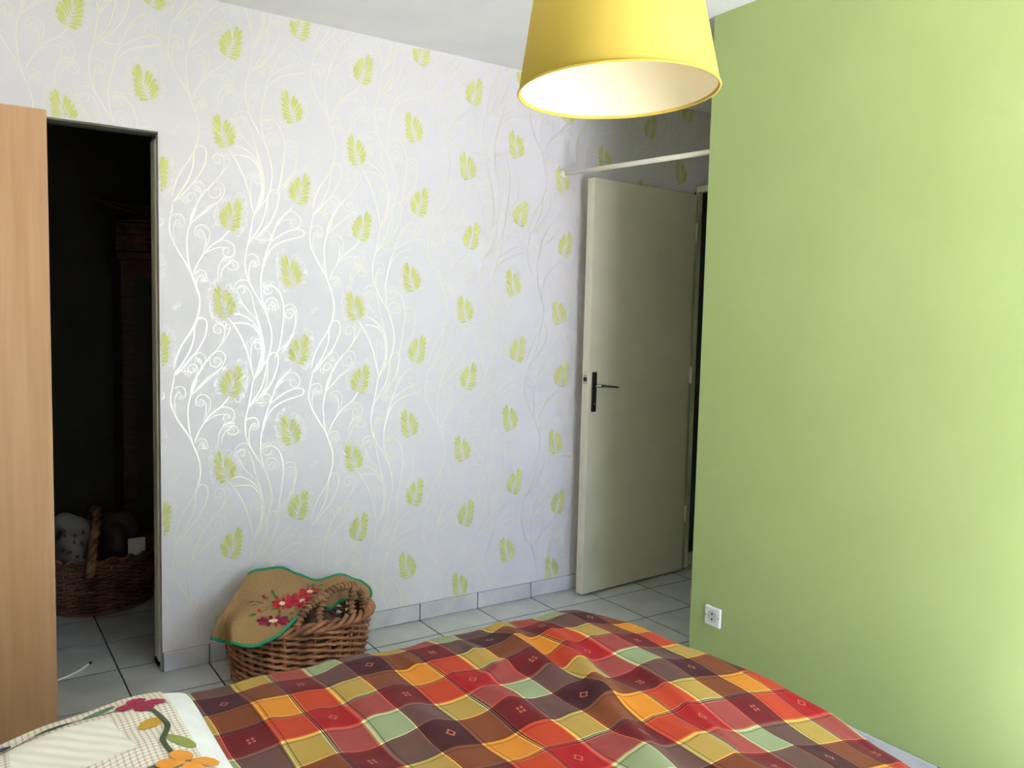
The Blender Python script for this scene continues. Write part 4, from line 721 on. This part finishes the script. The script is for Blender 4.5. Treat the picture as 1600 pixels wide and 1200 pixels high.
# ---------------------------------------------------------------- in the dark closet
cb = thing('wicker_basket', (-.85, 3.2, 0), 'large round dark wicker basket on the floor inside the dark closet', 'basket')
def cprof(h): return (.74+.13*h, .68+.12*h, .02+.80*h)
one = MB(); weave(cb, -.85, 3.2, cprof, 26, 44, .018, .0165, M['wickerdark'], 0, None, one, 5)
obj('weave', one, M['wickerdark'], cb, smooth=True, kind='stuff')
for k in range(44):
    t = 2*PI*(k+.5)/44; P = []
    for h in (0, .5, 1):
        a, b, z = cprof(h); x, y = supell(a, b, t); P.append((-.85+x, 3.2+y, z))
    obj('stake', MB().tube(P, .014, 5), M['wickerdark'], cb, smooth=True)
P = []
for k in range(160):
    t = 2*PI*k/160; q = 24*t; x, y = supell(.875+.025*math.cos(q), .805+.025*math.cos(q), t); P.append((-.85+x, 3.2+y, .83+.025*math.sin(q)))
obj('border_rod', MB().tube(P, .026, 6, True), M['wickerdark'], cb, smooth=True)
obj('base', MB().lathe([(0, .01), (.74, .01), (.74, .05), (0, .05)], 36, (-.85, 3.2, 0)), M['wickerdark'], cb)
Q = spline([[-1.06,2.38,.62],[-1.04,2.36,.80],[-1.0,2.42,1.08],[-.93,2.62,1.30],[-.87,3.0,1.42],[-.84,3.5,1.34],[-.84,3.9,1.1],[-.86,4.02,.78]], 8)
for ph in (0, PI):
    H = []; n0 = Vector((1,0,0))
    for i, p in enumerate(Q):
        t = (Vector(Q[min(i+1, len(Q)-1)])-Vector(Q[max(0, i-1)])).normalized(); n0 = (n0-t*n0.dot(t)).normalized(); bn = t.cross(n0)
        a = i*.75+ph; H.append(tuple(Vector(p)+(n0*math.cos(a)+bn*math.sin(a))*.034))
    obj('handle_strand', MB().tube(H, .042, 7), M['rope'], cb, smooth=True)
fp = lump('folded_fabric', (-1.20, 3.05, .98), (.34, .45, .46), M['fab1'], 3, label='pale printed fabric bundled in the closet basket, left of its handle', cat='fabric')
for q, (x, z, c) in enumerate([(-1.38,1.20,(104,44,44)),(-1.33,1.24,(66,74,50)),(-1.20,1.22,(66,74,50)),(-1.27,1.13,(120,96,64)),(-1.22,1.09,(110,40,42)),(-1.36,1.02,(66,74,50)),(-1.31,.97,(112,40,42)),(-1.12,1.06,(66,74,50)),(-1.18,.92,(104,44,44)),(-1.13,.88,(120,96,64)),(-1.09,1.20,(104,44,44)),(-1.24,.80,(66,74,50))]):
    mb = MB(); P = petal((x, z), (math.cos(q*2.1), math.sin(q*2.1)), .055, .022); y = None
    def py(xx, zz):
        e = 1-((xx+1.2)/.36)**2-((zz-.98)/.48)**2; return 3.05-.47*math.sqrt(max(.02, e))-.03
    obj('printed_motif', mb.poly([(a, py(a, b), b) for a, b in P]), mat('print_ink', c, .9), fp)
lump('folded_fabric', (-.52, 3.35, .95), (.27, .40, .38), M['fab2'], 9, label='dark fabric bundled in the closet basket, right of its handle', cat='fabric')
obj('paper_card', MB().box(-.50, -.26, 2.70, 2.72, .62, 1.03), M['sheet'], label='small white card standing at the right rim of the closet basket', cat='card', at=(-.38, 2.71, .7))
cab = thing('cabinet', (.45, 4.9, 0), 'dark wooden cabinet with framed door at the back of the closet', 'cabinet')
obj('carcass', MB().box(-.28, 1.3, 4.45, 5.4, 0, 5.30), M['wood_dark'], cab, bevel=.02)
obj('top', MB().box(-.36, 1.4, 4.34, 5.45, 5.30, 5.42), M['wood_dark'], cab, bevel=.03)
dr = obj('door', MB().box(-.27, -.08, 4.40, 4.45, .3, 5.2).box(1.1, 1.29, 4.40, 4.45, .3, 5.2).box(-.08, 1.1, 4.40, 4.45, 5.0, 5.2).box(-.08, 1.1, 4.40, 4.45, .3, .5), M['wood_dark'], cab)
obj('door_panel', MB().box(-.08, 1.1, 4.43, 4.45, .5, 5.0), M['closet'], dr)
hb = thing('hamper', (.3, 4.85, 5.42), 'dark wicker hamper on top of the closet cabinet', 'hamper')
one = MB(); weave(hb, .3, 4.85, lambda h: (.56, .40, 5.44+.46*h), 12, 28, .016, .02, M['wickerdark'], 0, None, one, 5)
obj('weave', one, M['wickerdark'], hb, smooth=True, kind='stuff')
obj('lid', MB().grid(24, 8, lambda u, v: (.3+supell(.60*v, .44*v, 2*PI*u)[0], 4.85+supell(.60*v, .44*v, 2*PI*u)[1], 5.92+.08*(1-v*v))), M['wickerdark'], hb, smooth=True, solid=.02)
tw = thing('dried_twig_bundle', (.2, 4.7, 6.0), 'dark bundle of dried twigs lying on the closet hamper', 'twigs')
for k in range(11):
    rnd = random.Random(k); z = 6.04+.05*(k % 4); x0 = -.45 if k else -.95
    obj('twig', MB().tube(spline([[x0+.1*rnd.random(), 4.5+.06*k, z+(.28 if k == 0 else .1*rnd.random())], [.1, 4.62+.04*k, z+.02], [.8+.2*rnd.random(), 4.7+.04*k, z+.08*rnd.random()]], 5), .02, 5), M['wood_dark'], tw, smooth=True)

# white cable on the tiles
cd = obj('cable', MB().tube(spline([[-2.6,.30,.012],[-2.0,.29,.012],[-1.66,.37,.012],[-1.45,.50,.012],[-1.29,.68,.014]], 8), .012, 7), M['plastic'], at=(-1.6, .4, 0), smooth=True,
    label='white cable lying on the floor tiles beside the wardrobe', cat='cable')
obj('plug_tip', MB().tube([(-1.295,.674,.014), (-1.262,.712,.014)], .015, 8), M['blackhole'], cd, smooth=True)
